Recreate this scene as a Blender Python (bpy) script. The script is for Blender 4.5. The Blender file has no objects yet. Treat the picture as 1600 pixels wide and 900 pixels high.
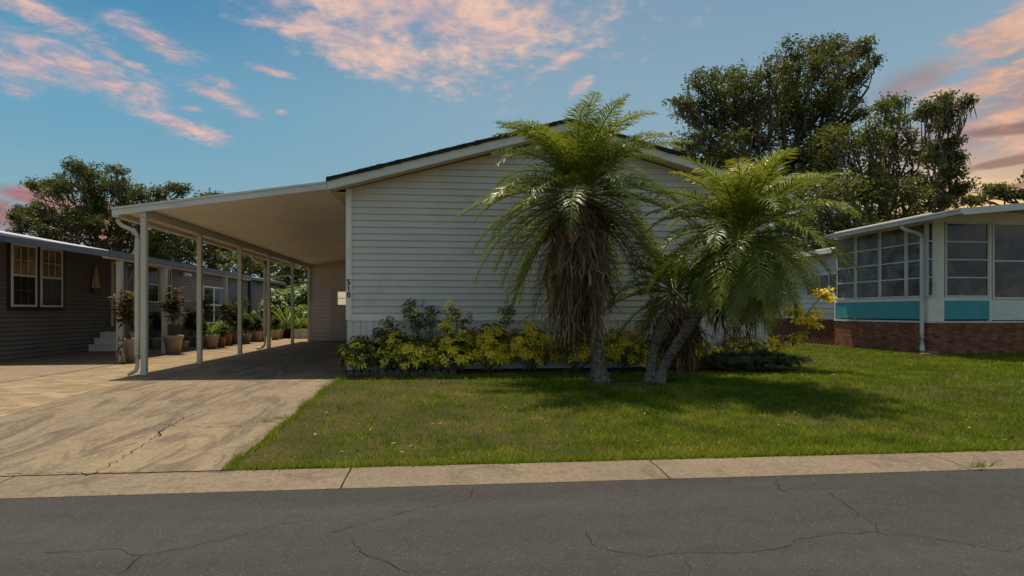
import bpy, math, random
import numpy as np
from mathutils import Vector

random.seed(7)
rng = np.random.default_rng(11)
S = bpy.context.scene
COL = S.collection
PI = math.pi

# ------------------------------------------------------------------ camera model (photo is 1600 x 900)
TH = math.atan(97 / 940)
CT, ST = math.cos(TH), math.sin(TH)
F, CX, HY, CZ = 940.0, 800.0, 487.0, 1.4
ZP = 0.20                                   # level of the slabs and the upper lawn


def ray(px):
    u = (px - CX) / F
    return u * CT + ST, CT - u * ST


def at(px, py, Y):
    rx, ry = ray(px)
    d = Y / ry
    return Vector((rx * d, Y, CZ + (HY - py) * d / F))


def atX(px, py, X):
    rx, ry = ray(px)
    d = X / rx
    return Vector((X, ry * d, CZ + (HY - py) * d / F))


def g(y):                                   # ground profile
    t = min(1, max(0, (y - 5.4) / 5.0))
    return 0.03 + (ZP - 0.03) * t * t * (3 - 2 * t)


def onground(px, py):
    rx, ry = ray(px)
    z = 0.1
    for _ in range(12):
        d = (CZ - z) * F / (py - HY)
        Y = ry * d
        z = 0.0 if Y < 4.86 else g(Y)
    return Vector((rx * d, Y, z))


def lin(r, gg, b):
    f = lambda c: (c / 255 / 12.92) if c / 255 <= .04045 else ((c / 255 + .055) / 1.055) ** 2.4
    return (f(r), f(gg), f(b))


# ------------------------------------------------------------------ objects
def wloc(o):
    v = Vector((0, 0, 0))
    while o is not None:
        v += o.location
        o = o.parent
    return v


def tag(o, label=None, cat=None, group=None, kind=None):
    if label: o['label'] = label
    if cat: o['category'] = cat
    if group: o['group'] = group
    if kind: o['kind'] = kind
    return o


def thing(name, loc, label, cat, group=None):
    o = bpy.data.objects.new(name, None)
    COL.objects.link(o)
    o.location = loc
    o.empty_display_size = .1
    return tag(o, label, cat, group)


def link_mesh(name, me, mat, parent=None, smooth=False):
    o = bpy.data.objects.new(name, me)
    COL.objects.link(o)
    if mat: me.materials.append(mat)
    if parent is not None: o.parent = parent
    if smooth:
        me.polygons.foreach_set('use_smooth', np.ones(len(me.polygons), dtype=bool))
    return o


class MB:
    def __init__(s): s.v, s.f = [], []

    def add(s, vs, fs):
        b = len(s.v)
        s.v += [tuple(p) for p in vs]
        s.f += [tuple(i + b for i in q) for q in fs]
        return s

    def box(s, x0, x1, y0, y1, z0, z1):
        vs = [(x0, y0, z0), (x1, y0, z0), (x1, y1, z0), (x0, y1, z0), (x0, y0, z1), (x1, y0, z1), (x1, y1, z1), (x0, y1, z1)]
        return s.add(vs, [(0, 3, 2, 1), (4, 5, 6, 7), (0, 1, 5, 4), (1, 2, 6, 5), (2, 3, 7, 6), (3, 0, 4, 7)])

    def prism(s, pts, d):                   # polygon pts swept by vector d
        n = len(pts)
        vs = [Vector(p) for p in pts] + [Vector(p) + Vector(d) for p in pts]
        fs = [tuple(range(n))[::-1], tuple(range(n, 2 * n))]
        fs += [(i, (i + 1) % n, n + (i + 1) % n, n + i) for i in range(n)]
        return s.add(vs, fs)

    def quad(s, a, b, c, d): return s.add([a, b, c, d], [(0, 1, 2, 3)])

    def tube(s, pts, rad, n=8, cap=True, sq=None):
        pts = [Vector(p) for p in pts]
        if not hasattr(rad, '__len__'): rad = [rad] * len(pts)
        up = Vector((0, 0, 1))
        base = len(s.v)
        for i, p in enumerate(pts):
            t = (pts[min(i + 1, len(pts) - 1)] - pts[max(i - 1, 0)]).normalized()
            a = t.cross(up)
            if a.length < .05: a = t.cross(Vector((0, 1, 0)))
            a.normalize(); b = a.cross(t)
            for k in range(n):
                w = 2 * PI * k / n + (PI / 4 if n == 4 else 0)
                r = rad[i]
                s.v.append(tuple(p + a * (math.cos(w) * r) + b * (math.sin(w) * r * (sq or 1))))
        for i in range(len(pts) - 1):
            for k in range(n):
                k2 = (k + 1) % n
                s.f.append((base + i * n + k, base + i * n + k2, base + (i + 1) * n + k2, base + (i + 1) * n + k))
        if cap:
            s.f.append(tuple(base + k for k in range(n))[::-1])
            s.f.append(tuple(base + (len(pts) - 1) * n + k for k in range(n)))
        return s

    def lathe(s, c, prof, n=18):
        base = len(s.v)
        for r, z in prof:
            for k in range(n):
                w = 2 * PI * k / n
                s.v.append((c[0] + math.cos(w) * r, c[1] + math.sin(w) * r, c[2] + z))
        for i in range(len(prof) - 1):
            for k in range(n):
                k2 = (k + 1) % n
                s.f.append((base + i * n + k, base + i * n + k2, base + (i + 1) * n + k2, base + (i + 1) * n + k))
        s.f.append(tuple(base + k for k in range(n))[::-1])
        s.f.append(tuple(base + (len(prof) - 1) * n + k for k in range(n)))
        return s

    def build(s, name, mat, parent=None, smooth=False, bevel=0):
        off = wloc(parent) if parent is not None else Vector((0, 0, 0))
        me = bpy.data.meshes.new(name)
        me.from_pydata([(p[0] - off.x, p[1] - off.y, p[2] - off.z) for p in s.v], [], s.f)
        me.update()
        o = link_mesh(name, me, mat, parent, smooth)
        if bevel:
            m = o.modifiers.new('bevel', 'BEVEL'); m.width = bevel; m.segments = 2; m.limit_method = 'ANGLE'
        return o


def npmesh(name, V, Fc, mat, parent=None, tint=None, smooth=False):
    """V (n,3); Fc (m,k) faces of k corners; tint one float per face"""
    V = np.asarray(V, dtype=np.float32); Fc = np.asarray(Fc, dtype=np.int32)
    if parent is not None:
        V = V - np.array(wloc(parent), dtype=np.float32)
    me = bpy.data.meshes.new(name)
    m, k = Fc.shape
    me.vertices.add(len(V)); me.vertices.foreach_set('co', V.ravel())
    me.loops.add(m * k); me.loops.foreach_set('vertex_index', Fc.ravel())
    me.polygons.add(m)
    me.polygons.foreach_set('loop_start', np.arange(0, m * k, k, dtype=np.int32))
    me.polygons.foreach_set('loop_total', np.full(m, k, dtype=np.int32))
    if tint is not None:
        a = me.attributes.new('tint', 'FLOAT', 'FACE')
        a.data.foreach_set('value', np.asarray(tint, dtype=np.float32))
    me.update(calc_edges=True)
    return link_mesh(name, me, mat, parent, smooth)


# ------------------------------------------------------------------ materials
class NT:
    """little wrapper round a node tree"""
    def __init__(s, tree): s.t = tree; s.t.nodes.clear()

    def n(s, typ, **kw):
        nd = s.t.nodes.new(typ)
        for k, v in kw.items(): setattr(nd, k, v)
        return nd

    def put(s, sock, v):
        if isinstance(v, bpy.types.NodeSocket): s.t.links.new(v, sock)
        elif v is not None:
            try: sock.default_value = v
            except Exception: sock.default_value = tuple(v) + (1,)

    def m(s, op, a, b=None, c=None, clamp=False):
        nd = s.n('ShaderNodeMath', operation=op, use_clamp=clamp)
        for i, v in enumerate((a, b, c)):
            if v is not None: s.put(nd.inputs[i], v)
        return nd.outputs[0]

    def mix(s, fac, a, b, mode='MIX'):
        nd = s.n('ShaderNodeMix', data_type='RGBA', blend_type=mode)
        s.put(nd.inputs[0], fac)
        s.put(nd.inputs[6], a if isinstance(a, bpy.types.NodeSocket) else tuple(a[:3]) + (1,))
        s.put(nd.inputs[7], b if isinstance(b, bpy.types.NodeSocket) else tuple(b[:3]) + (1,))
        return nd.outputs[2]

    def ramp(s, fac, x0, x1, y0=0.0, y1=1.0, smooth=True):
        nd = s.n('ShaderNodeMapRange', interpolation_type='SMOOTHSTEP' if smooth else 'LINEAR')
        for i, v in enumerate((fac, x0, x1, y0, y1)): s.put(nd.inputs[i], v)
        return nd.outputs[0]

    def noise(s, vec, scale=5, detail=3, rough=.55, dist=0, scl=None):
        if scl is not None:
            mp = s.n('ShaderNodeMapping'); s.put(mp.inputs[0], vec); mp.inputs[3].default_value = scl; vec = mp.outputs[0]
        nd = s.n('ShaderNodeTexNoise')
        s.put(nd.inputs['Vector'], vec)
        nd.inputs['Scale'].default_value = scale; nd.inputs['Detail'].default_value = detail
        nd.inputs['Roughness'].default_value = rough; nd.inputs['Distortion'].default_value = dist
        return nd.outputs[0]

    def pos(s): return s.n('ShaderNodeNewGeometry').outputs['Position']

    def principled(s, col, rough=.6, spec=.4, bump=None, bstr=.3, bdist=.01, **kw):
        p = s.n('ShaderNodeBsdfPrincipled')
        s.put(p.inputs['Base Color'], col if isinstance(col, bpy.types.NodeSocket) else tuple(col[:3]) + (1,))
        s.put(p.inputs['Roughness'], rough)
        p.inputs['Specular IOR Level'].default_value = spec
        for k, v in kw.items(): s.put(p.inputs[k], v)
        if bump is not None:
            b = s.n('ShaderNodeBump'); b.inputs['Strength'].default_value = bstr; b.inputs['Distance'].default_value = bdist
            s.put(b.inputs['Height'], bump); s.t.links.new(b.outputs[0], p.inputs['Normal'])
        return p.outputs[0]

    def out(s, sh):
        o = s.n('ShaderNodeOutputMaterial'); s.t.links.new(sh, o.inputs[0])


def newmat(name):
    m = bpy.data.materials.new(name); m.use_nodes = True
    return m, NT(m.node_tree)


def paint(name, col, rough=.5, var=.12, scale=4, dirt=None, dirtamt=.0, spec=.4, bump=0, stretch=None, metallic=0):
    m, t = newmat(name)
    P = t.pos()
    a = t.noise(P, scale, 4, scl=stretch)
    c = t.mix(t.ramp(a, .3, .7), [x * (1 - var) for x in col], [x * (1 + var) for x in col])
    if dirt is not None:
        d = t.noise(P, scale * .7, 5, .65, 1.0, scl=stretch)
        c = t.mix(t.m('MULTIPLY', t.ramp(d, .5, .75), dirtamt), c, dirt)
    r = t.ramp(t.noise(P, 9, 2), .3, .7, rough * .85, min(1, rough * 1.15))
    t.out(t.principled(c, r, spec, bump=t.noise(P, 60, 2) if bump else None, bstr=bump, bdist=.004, Metallic=metallic))
    return m


def leafmat(name, cols, trans=.35, rough=.45, spec=.3, patch=None, patchscale=1.2, satvar=.25):
    """cols: list of colours along the tint attribute"""
    m, t = newmat(name)
    at_ = t.n('ShaderNodeAttribute', attribute_name='tint')
    r = t.n('ShaderNodeValToRGB')
    els = r.color_ramp.elements
    while len(els) < len(cols): els.new(.5)
    for i, c in enumerate(cols):
        els[i].position = i / (len(cols) - 1); els[i].color = tuple(c) + (1,)
    t.put(r.inputs[0], at_.outputs['Fac'])
    P = t.pos()
    n = t.noise(P, 2.1, 2)
    c = t.mix(t.ramp(n, .3, .7, 0, satvar), r.outputs[0], [x * .45 for x in cols[0]])
    if patch is not None:
        pn = t.noise(P, patchscale, 4, .6)
        c = t.mix(t.ramp(pn, patch[1], patch[2], 0, patch[3]), c, patch[0])
    p = t.n('ShaderNodeBsdfPrincipled')
    t.put(p.inputs['Base Color'], c); p.inputs['Roughness'].default_value = rough
    p.inputs['Specular IOR Level'].default_value = spec
    tr = t.n('ShaderNodeBsdfTranslucent')
    t.put(tr.inputs[0], t.mix(.35, c, (.30, .36, .03), 'MIX') if trans > .25 else c)
    mx = t.n('ShaderNodeMixShader'); mx.inputs[0].default_value = trans
    t.t.links.new(p.outputs[0], mx.inputs[1]); t.t.links.new(tr.outputs[0], mx.inputs[2])
    t.out(mx.outputs[0])
    return m


def concrete(name, base, dark, warm, streak=True, amt=.7):
    m, t = newmat(name)
    P = t.pos()
    big = t.noise(P, .55, 4, .6)
    c = t.mix(t.ramp(big, .35, .65), base, warm)
    if streak:
        st = t.noise(P, 1.0, 7, .72, 1.3, scl=(2.6, .6, 1))
        c = t.mix(t.ramp(st, .44, .62, 0, amt), c, dark)
        st2 = t.noise(P, 1.0, 6, .74, 1.4, scl=(6, .8, 1))
        c = t.mix(t.ramp(st2, .55, .72, 0, amt * .8), c, [x * .55 for x in dark])
        sp = t.noise(P, 6, 5, .75, scl=(1, .5, 1))
        c = t.mix(t.ramp(sp, .62, .74, 0, amt * .5), c, [x * .5 for x in dark])
    else:
        st = t.noise(P, 2.2, 5, .7, .6)
        c = t.mix(t.ramp(st, .5, .7, 0, amt), c, dark)
    bl = t.noise(P, 1.6, 6, .72, 1.2)
    c = t.mix(t.ramp(bl, .5, .66, 0, .45), c, [x * .8 for x in dark])
    g1 = t.noise(P, 28, 5, .75)
    c = t.mix(t.ramp(g1, .42, .68, 0, .5), c, [x * .45 for x in base])
    c = t.mix(t.ramp(g1, .5, .3, 0, .35), c, [min(1, x * 1.5) for x in warm])
    fine = t.noise(P, 140, 2, .7)
    c = t.mix(t.ramp(fine, .35, .65, 0, .4), c, [x * .6 for x in base])
    t.out(t.principled(c, .85, .2, bump=t.m('ADD', t.noise(P, 160, 2), t.noise(P, 14, 3)), bstr=.35, bdist=.006))
    return m


M = {}
M['siding'] = paint('pale_vinyl_siding', (.60, .55, .465), .5, .05, 1.2, (.35, .31, .24), .28, .35)
M['trim'] = paint('cream_trim_paint', (.76, .7, .59), .5, .05, 2, (.35, .31, .22), .25)
M['fascia'] = paint('weathered_white_aluminium', (.64, .6, .52), .5, .06, 2, (.28, .27, .2), .45, stretch=(.6, 1, 3))
M['skirt'] = paint('pale_skirting', (.68, .63, .54), .5, .05, 2, (.33, .3, .2), .35)
M['soffit'] = paint('beige_soffit', (.6, .52, .38), .55, .05, 2)
M['ceiling'] = paint('cream_pan_ceiling', (.86, .80, .69), .42, .04, 1.5, (.42, .34, .22), .3)
M['post'] = paint('cream_post_paint', (.56, .5, .38), .5, .06, 3, (.3, .25, .16), .35, stretch=(1, 1, .3))
M['shingle'] = paint('dark_roof_shingles', (.028, .026, .025), .9, .4, 14, spec=.2, bump=.6)
M['black'] = paint('black_paint', (.012, .012, .013), .5, .2, 6)
M['tan_siding'] = paint('tan_siding', (.62, .54, .44), .55, .05, 1.2)
M['tan_door'] = paint('tan_door_paint', (.5, .44, .37), .5, .05, 2)
M['white'] = paint('white_trim_paint', (.72, .69, .62), .5, .05, 3, (.4, .36, .26), .2)
M['grey_siding'] = paint('brown_grey_siding', (.15, .135, .12), .6, .08, 1.5, (.08, .065, .05), .3)
M['slate'] = paint('slate_blue_fascia', (.13, .14, .15), .5, .08, 3)
M['metal_roof'] = paint('galvanised_roof', (.5, .5, .5), .4, .1, 3, (.2, .2, .18), .4)
M['maroon'] = paint('maroon_door_paint', (.10, .02, .018), .4, .1, 4)
M['teal'] = paint('teal_panel_paint', (.04, .32, .335), .5, .07, 3, (.05, .16, .17), .25)
M['gutter'] = paint('aged_white_gutter', (.6, .58, .53), .45, .06, 3, (.22, .2, .12), .5, stretch=(1, 1, .35))
M['boat_wood'] = paint('dark_hull_wood', (.04, .022, .012), .5, .3, 20)
M['sail'] = paint('cream_sail_cloth', (.52, .43, .3), .8, .12, 12)
M['pot_beige'] = paint('beige_pot', (.42, .33, .22), .7, .12, 8, (.16, .12, .07), .4)
M['pot_grey'] = paint('grey_pot', (.3, .27, .23), .7, .12, 8, (.1, .09, .06), .4)
M['pot_red'] = paint('dark_red_glazed_pot', (.07, .014, .012), .25, .2, 8)
M['pot_white'] = paint('white_pot', (.62, .56, .44), .7, .1, 6, (.3, .25, .15), .4)
M['pot_terra'] = paint('terracotta_pot', (.3, .15, .08), .75, .15, 8, (.3, .26, .2), .4)
M['stone'] = paint('dull_edging_stone', (.105, .08, .06), .9, .3, 9, (.05, .045, .03), .6, bump=.6)
M['lamp'] = paint('white_lamp_housing', (.75, .72, .65), .4, .03, 4)
M['soil'] = paint('dark_mulch', (.035, .022, .014), .95, .5, 16, (.09, .055, .03), .6, bump=.9)
M['litter'] = paint('red_brown_leaf_litter', (.13, .065, .032), .9, .5, 24, bump=.8)
M['moss'] = leafmat('spanish_moss', [(.07, .07, .05), (.13, .125, .095)], .2, .8, .1)
M['bark'] = paint('grey_oak_bark', (.10, .08, .06), .95, .4, 6, (.16, .14, .11), .5, bump=1.0, stretch=(1, 1, .3))
M['stem'] = paint('brown_stem', (.13, .1, .06), .85, .3, 14)
M['concrete_drive'] = concrete('stained_drive_concrete', (.22, .172, .118), (.075, .058, .045), (.27, .21, .13), True, .8)
M['concrete_slab'] = concrete('smooth_concrete', (.27, .2, .13), (.2, .15, .1), (.42, .33, .22), False, .4)
M['concrete_kerb'] = concrete('gutter_concrete', (.185, .145, .103), (.08, .06, .045), (.23, .18, .122), False, .7)
M['concrete_old'] = concrete('porch_concrete', (.24, .185, .125), (.12, .09, .065), (.27, .21, .14), False, .5)

m, t = newmat('paver_stones')
P = t.pos()
bt = t.n('ShaderNodeTexBrick'); t.put(bt.inputs['Vector'], P)
bt.inputs['Scale'].default_value = 1; bt.inputs['Mortar Size'].default_value = .006
bt.inputs['Brick Width'].default_value = .3; bt.inputs['Row Height'].default_value = .15
bt.inputs['Color1'].default_value = (.34, .26, .155, 1); bt.inputs['Color2'].default_value = (.19, .14, .085, 1)
bt.inputs['Mortar'].default_value = (.10, .08, .05, 1); bt.inputs['Mortar Smooth'].default_value = .3
c = t.mix(t.ramp(t.noise(P, 2.2, 5, .7), .4, .7, 0, .6), bt.outputs[0], (.2, .14, .08))
c = t.mix(t.ramp(t.noise(P, 90, 2), .4, .7, 0, .3), c, (.16, .12, .07))
t.out(t.principled(c, .9, .2, bump=t.m('SUBTRACT', t.noise(P, 80, 2), bt.outputs[1]), bstr=.4, bdist=.008)); M['paver'] = m

m, t = newmat('brick_wall')
P = t.pos()
sx = t.n('ShaderNodeSeparateXYZ'); t.put(sx.inputs[0], P)
cx = t.n('ShaderNodeCombineXYZ'); t.put(cx.inputs[0], t.m('ADD', sx.outputs[0], sx.outputs[1])); t.put(cx.inputs[1], sx.outputs[2])
bt = t.n('ShaderNodeTexBrick'); t.put(bt.inputs['Vector'], cx.outputs[0])
bt.inputs['Scale'].default_value = 1; bt.inputs['Mortar Size'].default_value = .007
bt.inputs['Brick Width'].default_value = .2; bt.inputs['Row Height'].default_value = .072
bt.inputs['Color1'].default_value = (.34, .12, .052, 1); bt.inputs['Color2'].default_value = (.15, .045, .024, 1)
bt.inputs['Mortar'].default_value = (.16, .12, .085, 1); bt.inputs['Bias'].default_value = -.1
wn = t.n('ShaderNodeTexWhiteNoise', noise_dimensions='3D')
sn = t.n('ShaderNodeVectorMath', operation='SNAP'); t.put(sn.inputs[0], cx.outputs[0]); sn.inputs[1].default_value = (.2, .072, 1)
t.put(wn.inputs[0], sn.outputs[0])
c = t.mix(t.ramp(wn.outputs[0], .8, .95, 0, .6), bt.outputs[0], (.3, .17, .09))
c = t.mix(t.ramp(t.noise(P, 3, 5, .7), .45, .7, 0, .5), c, (.09, .04, .025))
t.out(t.principled(c, .9, .2, bump=t.m('SUBTRACT', t.noise(P, 60, 3), bt.outputs[1]), bstr=.6, bdist=.008)); M['brick'] = m
M['brick_plain'] = paint('red_brick', (.2, .075, .04), .9, .35, 9)

m, t = newmat('asphalt')
P = t.pos()
big = t.noise(P, .9, 5, .65, scl=(.12, 1, 1))
c = t.mix(t.ramp(big, .3, .7), (.026, .0252, .024), (.047, .0455, .043))
mid = t.noise(P, 5, 5, .7)
c = t.mix(t.ramp(mid, .4, .7, 0, .4), c, (.02, .0185, .017))
vo = t.n('ShaderNodeTexVoronoi'); t.put(vo.inputs['Vector'], P); vo.inputs['Scale'].default_value = 95
wv = t.n('ShaderNodeSeparateColor'); t.put(wv.inputs[0], vo.outputs['Color'])
spk = t.m('MULTIPLY', t.ramp(wv.outputs[0], .8, .95), t.ramp(vo.outputs['Distance'], .2, .45, 1, 0))
c = t.mix(t.m('MULTIPLY', spk, .7), c, (.19, .175, .155))
gr = t.noise(P, 210, 2, .7)
c = t.mix(t.ramp(gr, .5, .75, 0, .5), c, (.075, .07, .063))
c = t.mix(t.ramp(gr, .45, .25, 0, .5), c, (.02, .018, .016))
t.out(t.principled(c, .8, .3, bump=t.m('ADD', gr, t.m('MULTIPLY', vo.outputs['Distance'], -.6)), bstr=.7, bdist=.006)); M['asphalt'] = m
M['crack'] = paint('dark_crack', (.014, .012, .01), .95, .3, 10, spec=.1)

m, t = newmat('lawn_soil')
P = t.pos()
c = t.mix(t.ramp(t.noise(P, 1.1, 5, .65), .38, .62), (.04, .045, .010), (.075, .06, .022))
c = t.mix(t.ramp(t.noise(P, 25, 4, .7), .4, .65, 0, .6), c, (.035, .03, .012))
t.out(t.principled(c, .95, .1, bump=t.noise(P, 40, 3), bstr=.8, bdist=.02)); M['lawn_soil'] = m

M['grass'] = leafmat('lawn_blades', [(.065, .13, .005), (.21, .29, .012), (.48, .38, .06)], .35, .6, .12,
                     patch=((.26, .22, .035), .56, .72, .4), patchscale=.85, satvar=.3)
M['palm_leaf'] = leafmat('palm_leaflets', [(.05, .092, .012), (.16, .205, .016), (.43, .40, .03), (.52, .31, .04)], .3, .36, .45, satvar=.2)
M['palm_dead'] = leafmat('dry_palm_fronds', [(.10, .05, .024), (.34, .205, .105), (.56, .40, .23)], .12, .8, .15, satvar=.4)
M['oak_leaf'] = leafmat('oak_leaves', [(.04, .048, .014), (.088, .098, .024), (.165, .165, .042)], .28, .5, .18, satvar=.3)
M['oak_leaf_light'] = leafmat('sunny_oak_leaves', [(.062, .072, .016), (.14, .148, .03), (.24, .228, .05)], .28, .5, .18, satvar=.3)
M['variegated'] = leafmat('variegated_leaves', [(.035, .048, .006), (.105, .12, .010), (.92, .68, .025), (.95, .76, .09)], .2, .35, .3, satvar=.04)
M['green_leaf'] = leafmat('green_leaves', [(.02, .045, .010), (.05, .10, .015), (.11, .17, .02)], .3, .4, .4)
M['lime_leaf'] = leafmat('lime_leaves', [(.05, .10, .012), (.12, .21, .02), (.26, .32, .03)], .35, .45, .3)
M['croton_leaf'] = leafmat('croton_leaves', [(.025, .045, .012), (.07, .075, .015), (.16, .07, .02), (.22, .16, .035)], .25, .55, .12)

m, t = newmat('palm_trunk_bark')
P = t.pos()
n1 = t.noise(P, 22, 4, .7); vo = t.n('ShaderNodeTexVoronoi'); vo.inputs['Scale'].default_value = 40; t.put(vo.inputs['Vector'], P)
c = t.mix(t.ramp(n1, .35, .65), (.13, .10, .066), (.34, .275, .195))
c = t.mix(t.ramp(vo.outputs['Distance'], .1, .5, .55, 0), c, (.035, .024, .015))
t.out(t.principled(c, .95, .15, bump=t.m('ADD', vo.outputs['Distance'], n1), bstr=1, bdist=.03)); M['palm_bark'] = m


def glass(name, col, rough=.06, stripes=None, spec=.6, coat=.15):
    m, t = newmat(name)
    P = t.pos()
    c = t.mix(t.ramp(t.noise(P, 1.7, 4, .6, .8), .38, .62), [x * .5 for x in col], [x * 1.5 for x in col])
    if stripes:
        sp = t.n('ShaderNodeSeparateXYZ'); t.put(sp.inputs[0], P)
        w = t.m('FRACT', t.m('MULTIPLY', sp.outputs[2], stripes))
        c = t.mix(t.ramp(w, .55, .95, 0, .55), c, [x * .4 for x in col])
    t.out(t.principled(c, rough, spec * .5, **{'Coat Weight': coat, 'Coat Roughness': .03}))
    return m


M['glass_dark'] = glass('dark_window_glass', (.012, .011, .010), .1, None, .35, .03)
M['glass_front'] = glass('dim_room_behind_glass', (.055, .045, .036), .12, None, .6, .3)
M['glass_blind'] = glass('blinds_behind_glass', (.12, .105, .09), .25, 11, .4, .12)
M['glass_curtain'] = glass('curtain_behind_glass', (.22, .16, .10), .2)
M['glass_glow'] = paint('glowing_pane', (.85, .76, .58), .3, .05, 3)
_p = [n_ for n_ in M['glass_glow'].node_tree.nodes if n_.type == 'BSDF_PRINCIPLED'][0]
_p.inputs['Emission Color'].default_value = (1, .83, .55, 1); _p.inputs['Emission Strength'].default_value = .42  # pane gives off a glow in place of daylight seen through the door

# ------------------------------------------------------------------ world
SUN_D = Vector((0.11, -0.25, -1)).normalized()
W = bpy.data.worlds.new("World"); S.world = W; W.use_nodes = True
t = NT(W.node_tree)
STR = 0.1
tc = t.n('ShaderNodeTexCoord').outputs['Generated']
sp = t.n('ShaderNodeSeparateXYZ'); t.put(sp.inputs[0], tc)
x, y, z = sp.outputs
az = t.m('ARCTAN2', x, y)
el = t.m('ARCSINE', z)
sky = t.n('ShaderNodeTexSky', sky_type='NISHITA')
sky.sun_disc = False
sky.sun_elevation = math.asin(-SUN_D.z)
sky.sun_rotation = math.atan2(-SUN_D.x, -SUN_D.y)
sky.air_density = 1.0; sky.dust_density = 1.5; sky.ozone_density = 1.5


def L(*c): return [v / STR for v in lin(*c)]


def dirof(px, py):
    rx, ry = ray(px); zz = (HY - py) / F
    return math.atan2(rx, ry), math.atan2(zz, math.hypot(rx, ry))


# clear sky gradient by elevation, paler to the right
base = t.mix(t.ramp(el, .02, .30), L(150, 178, 182), L(104, 157, 184))
base = t.mix(t.ramp(el, .28, .48), base, L(64, 128, 171))
paler = t.ramp(az, -.55, .2, 0, .5)
base = t.mix(paler, base, L(158, 172, 180))
side = t.ramp(t.m('ABSOLUTE', t.m('SUBTRACT', az, -.1)), .9, 1.6, 0, .3)
base = t.mix(side, base, L(120, 160, 190))
warm = t.m('MULTIPLY', t.m('MULTIPLY', t.ramp(az, .50, .80), t.ramp(az, 1.2, 1.7, 1, 0)), t.ramp(el, .05, .29, 1, 0))
base = t.mix(t.m('MULTIPLY', warm, .9), base, L(236, 190, 140))
glow = t.m('MULTIPLY', t.m('MULTIPLY', t.ramp(az, .58, .72), t.ramp(az, 1.0, 1.4, 1, 0)), t.ramp(el, .10, .25, 1, 0))
base = t.mix(t.m('MULTIPLY', glow, .8), base, L(255, 205, 130))
# hand over to the physical sky overhead
lightsky = t.n('ShaderNodeMix', data_type='RGBA')
t.put(lightsky.inputs[0], t.ramp(el, .50, .85)); t.put(lightsky.inputs[6], base); t.put(lightsky.inputs[7], sky.outputs[0])
col = lightsky.outputs[2]
# cloud layer: coordinates on a flat layer high above
den = t.m('ADD', t.m('MAXIMUM', z, 0.0), .10)
cc = t.n('ShaderNodeCombineXYZ'); t.put(cc.inputs[0], t.m('DIVIDE', x, den)); t.put(cc.inputs[1], t.m('DIVIDE', y, den))
LAY = cc.outputs[0]
ae = t.n('ShaderNodeCombineXYZ'); t.put(ae.inputs[0], az); t.put(ae.inputs[1], el)
AE = ae.outputs[0]


def blob(px, py, rx_, ry_, rot=0):
    a0, e0 = dirof(px, py)
    a1, e1 = dirof(px + rx_, py); a2, e2 = dirof(px, py - ry_)
    ra = abs(a1 - a0); re = abs(e2 - e0)
    dx = t.m('SUBTRACT', az, a0); dy = t.m('SUBTRACT', el, e0)
    c_, s_ = math.cos(math.radians(rot)), math.sin(math.radians(rot))
    p = t.m('DIVIDE', t.m('ADD', t.m('MULTIPLY', dx, c_), t.m('MULTIPLY', dy, s_)), ra)
    q = t.m('DIVIDE', t.m('ADD', t.m('MULTIPLY', dx, -s_), t.m('MULTIPLY', dy, c_)), re)
    d = t.m('ADD', t.m('MULTIPLY', p, p), t.m('MULTIPLY', q, q))
    return t.m('SUBTRACT', 1.0, t.m('SQRT', d))        # 1 in the middle, 0 at the rim, negative outside


def union(lst):
    r = lst[0]
    for b in lst[1:]: r = t.m('MAXIMUM', r, b)
    return r


fib = t.noise(AE, 22, 7, .68, .6, scl=(.55, 1.5, 1))
soft = t.noise(AE, 7, 5, .6, .4, scl=(.6, 1.6, 1))
fine_ = t.noise(AE, 48, 8, .72, 1.0, scl=(.5, 1.5, 1))
fib = t.m('ADD', t.m('MULTIPLY', fib, .6), t.m('MULTIPLY', fine_, .4))
soft = t.m('ADD', t.m('MULTIPLY', soft, .62), t.m('MULTIPLY', fine_, .38))
cell = t.noise(LAY, 5.0, 6, .66, .25)
cellb = t.noise(LAY, 17, 3, .6, .2)


def layer(col, mask_src, nz, k, lo, hi, amt, c_a, c_b, cn):
    v = t.m('ADD', mask_src, t.m('MULTIPLY', t.m('SUBTRACT', nz, .5), k))
    a = t.m('MULTIPLY', t.ramp(v, lo, hi), amt)
    cc_ = t.mix(t.ramp(cn, .35, .65), c_a, c_b)
    return t.mix(a, col, cc_)


# broken altocumulus sheet, top centre
sheet = union([blob(650, 10, 330, 95, -4), blob(560, 70, 230, 50, -14), blob(780, 50, 150, 75, 10), blob(880, 95, 60, 14, 22), blob(905, 135, 26, 14, 30),
               blob(520, -160, 700, 150, 0)])
nz = t.m('ADD', t.m('MULTIPLY', cell, .55), t.m('MULTIPLY', cellb, .45))
col = layer(col, sheet, nz, 3.4, -.15, 1.1, .82, L(196, 168, 172), L(244, 198, 170), cell)
# pink streaks, upper left
stre = union([blob(70, 25, 110, 22, -14), blob(245, 65, 75, 22, -15), blob(130, 110, 190, 32, -12), blob(40, 100, 90, 45, -5), blob(330, 145, 80, 14, -14),
              blob(280, 195, 95, 18, -13), blob(215, 155, 36, 10, 0), blob(440, 175, 12, 6, 0), blob(340, 128, 40, 9, -10), blob(180, 88, 60, 10, -16), blob(25, 140, 40, 12, 0), blob(420, 110, 40, 8, -8), blob(300, 170, 30, 6, 5), blob(385, 178, 40, 8, -12)])
col = layer(col, stre, fib, 3.6, -.2, 1.2, .82, L(168, 148, 164), L(236, 188, 172), fib)
# violet-grey bank low on the left
low = union([blob(-60, 330, 260, 42, -6), blob(70, 310, 90, 20, -6), blob(150, 350, 150, 50, 0)])
col = layer(col, low, soft, 1.2, 0, .7, .85, L(104, 92, 106), L(205, 120, 108), fib)
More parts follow.
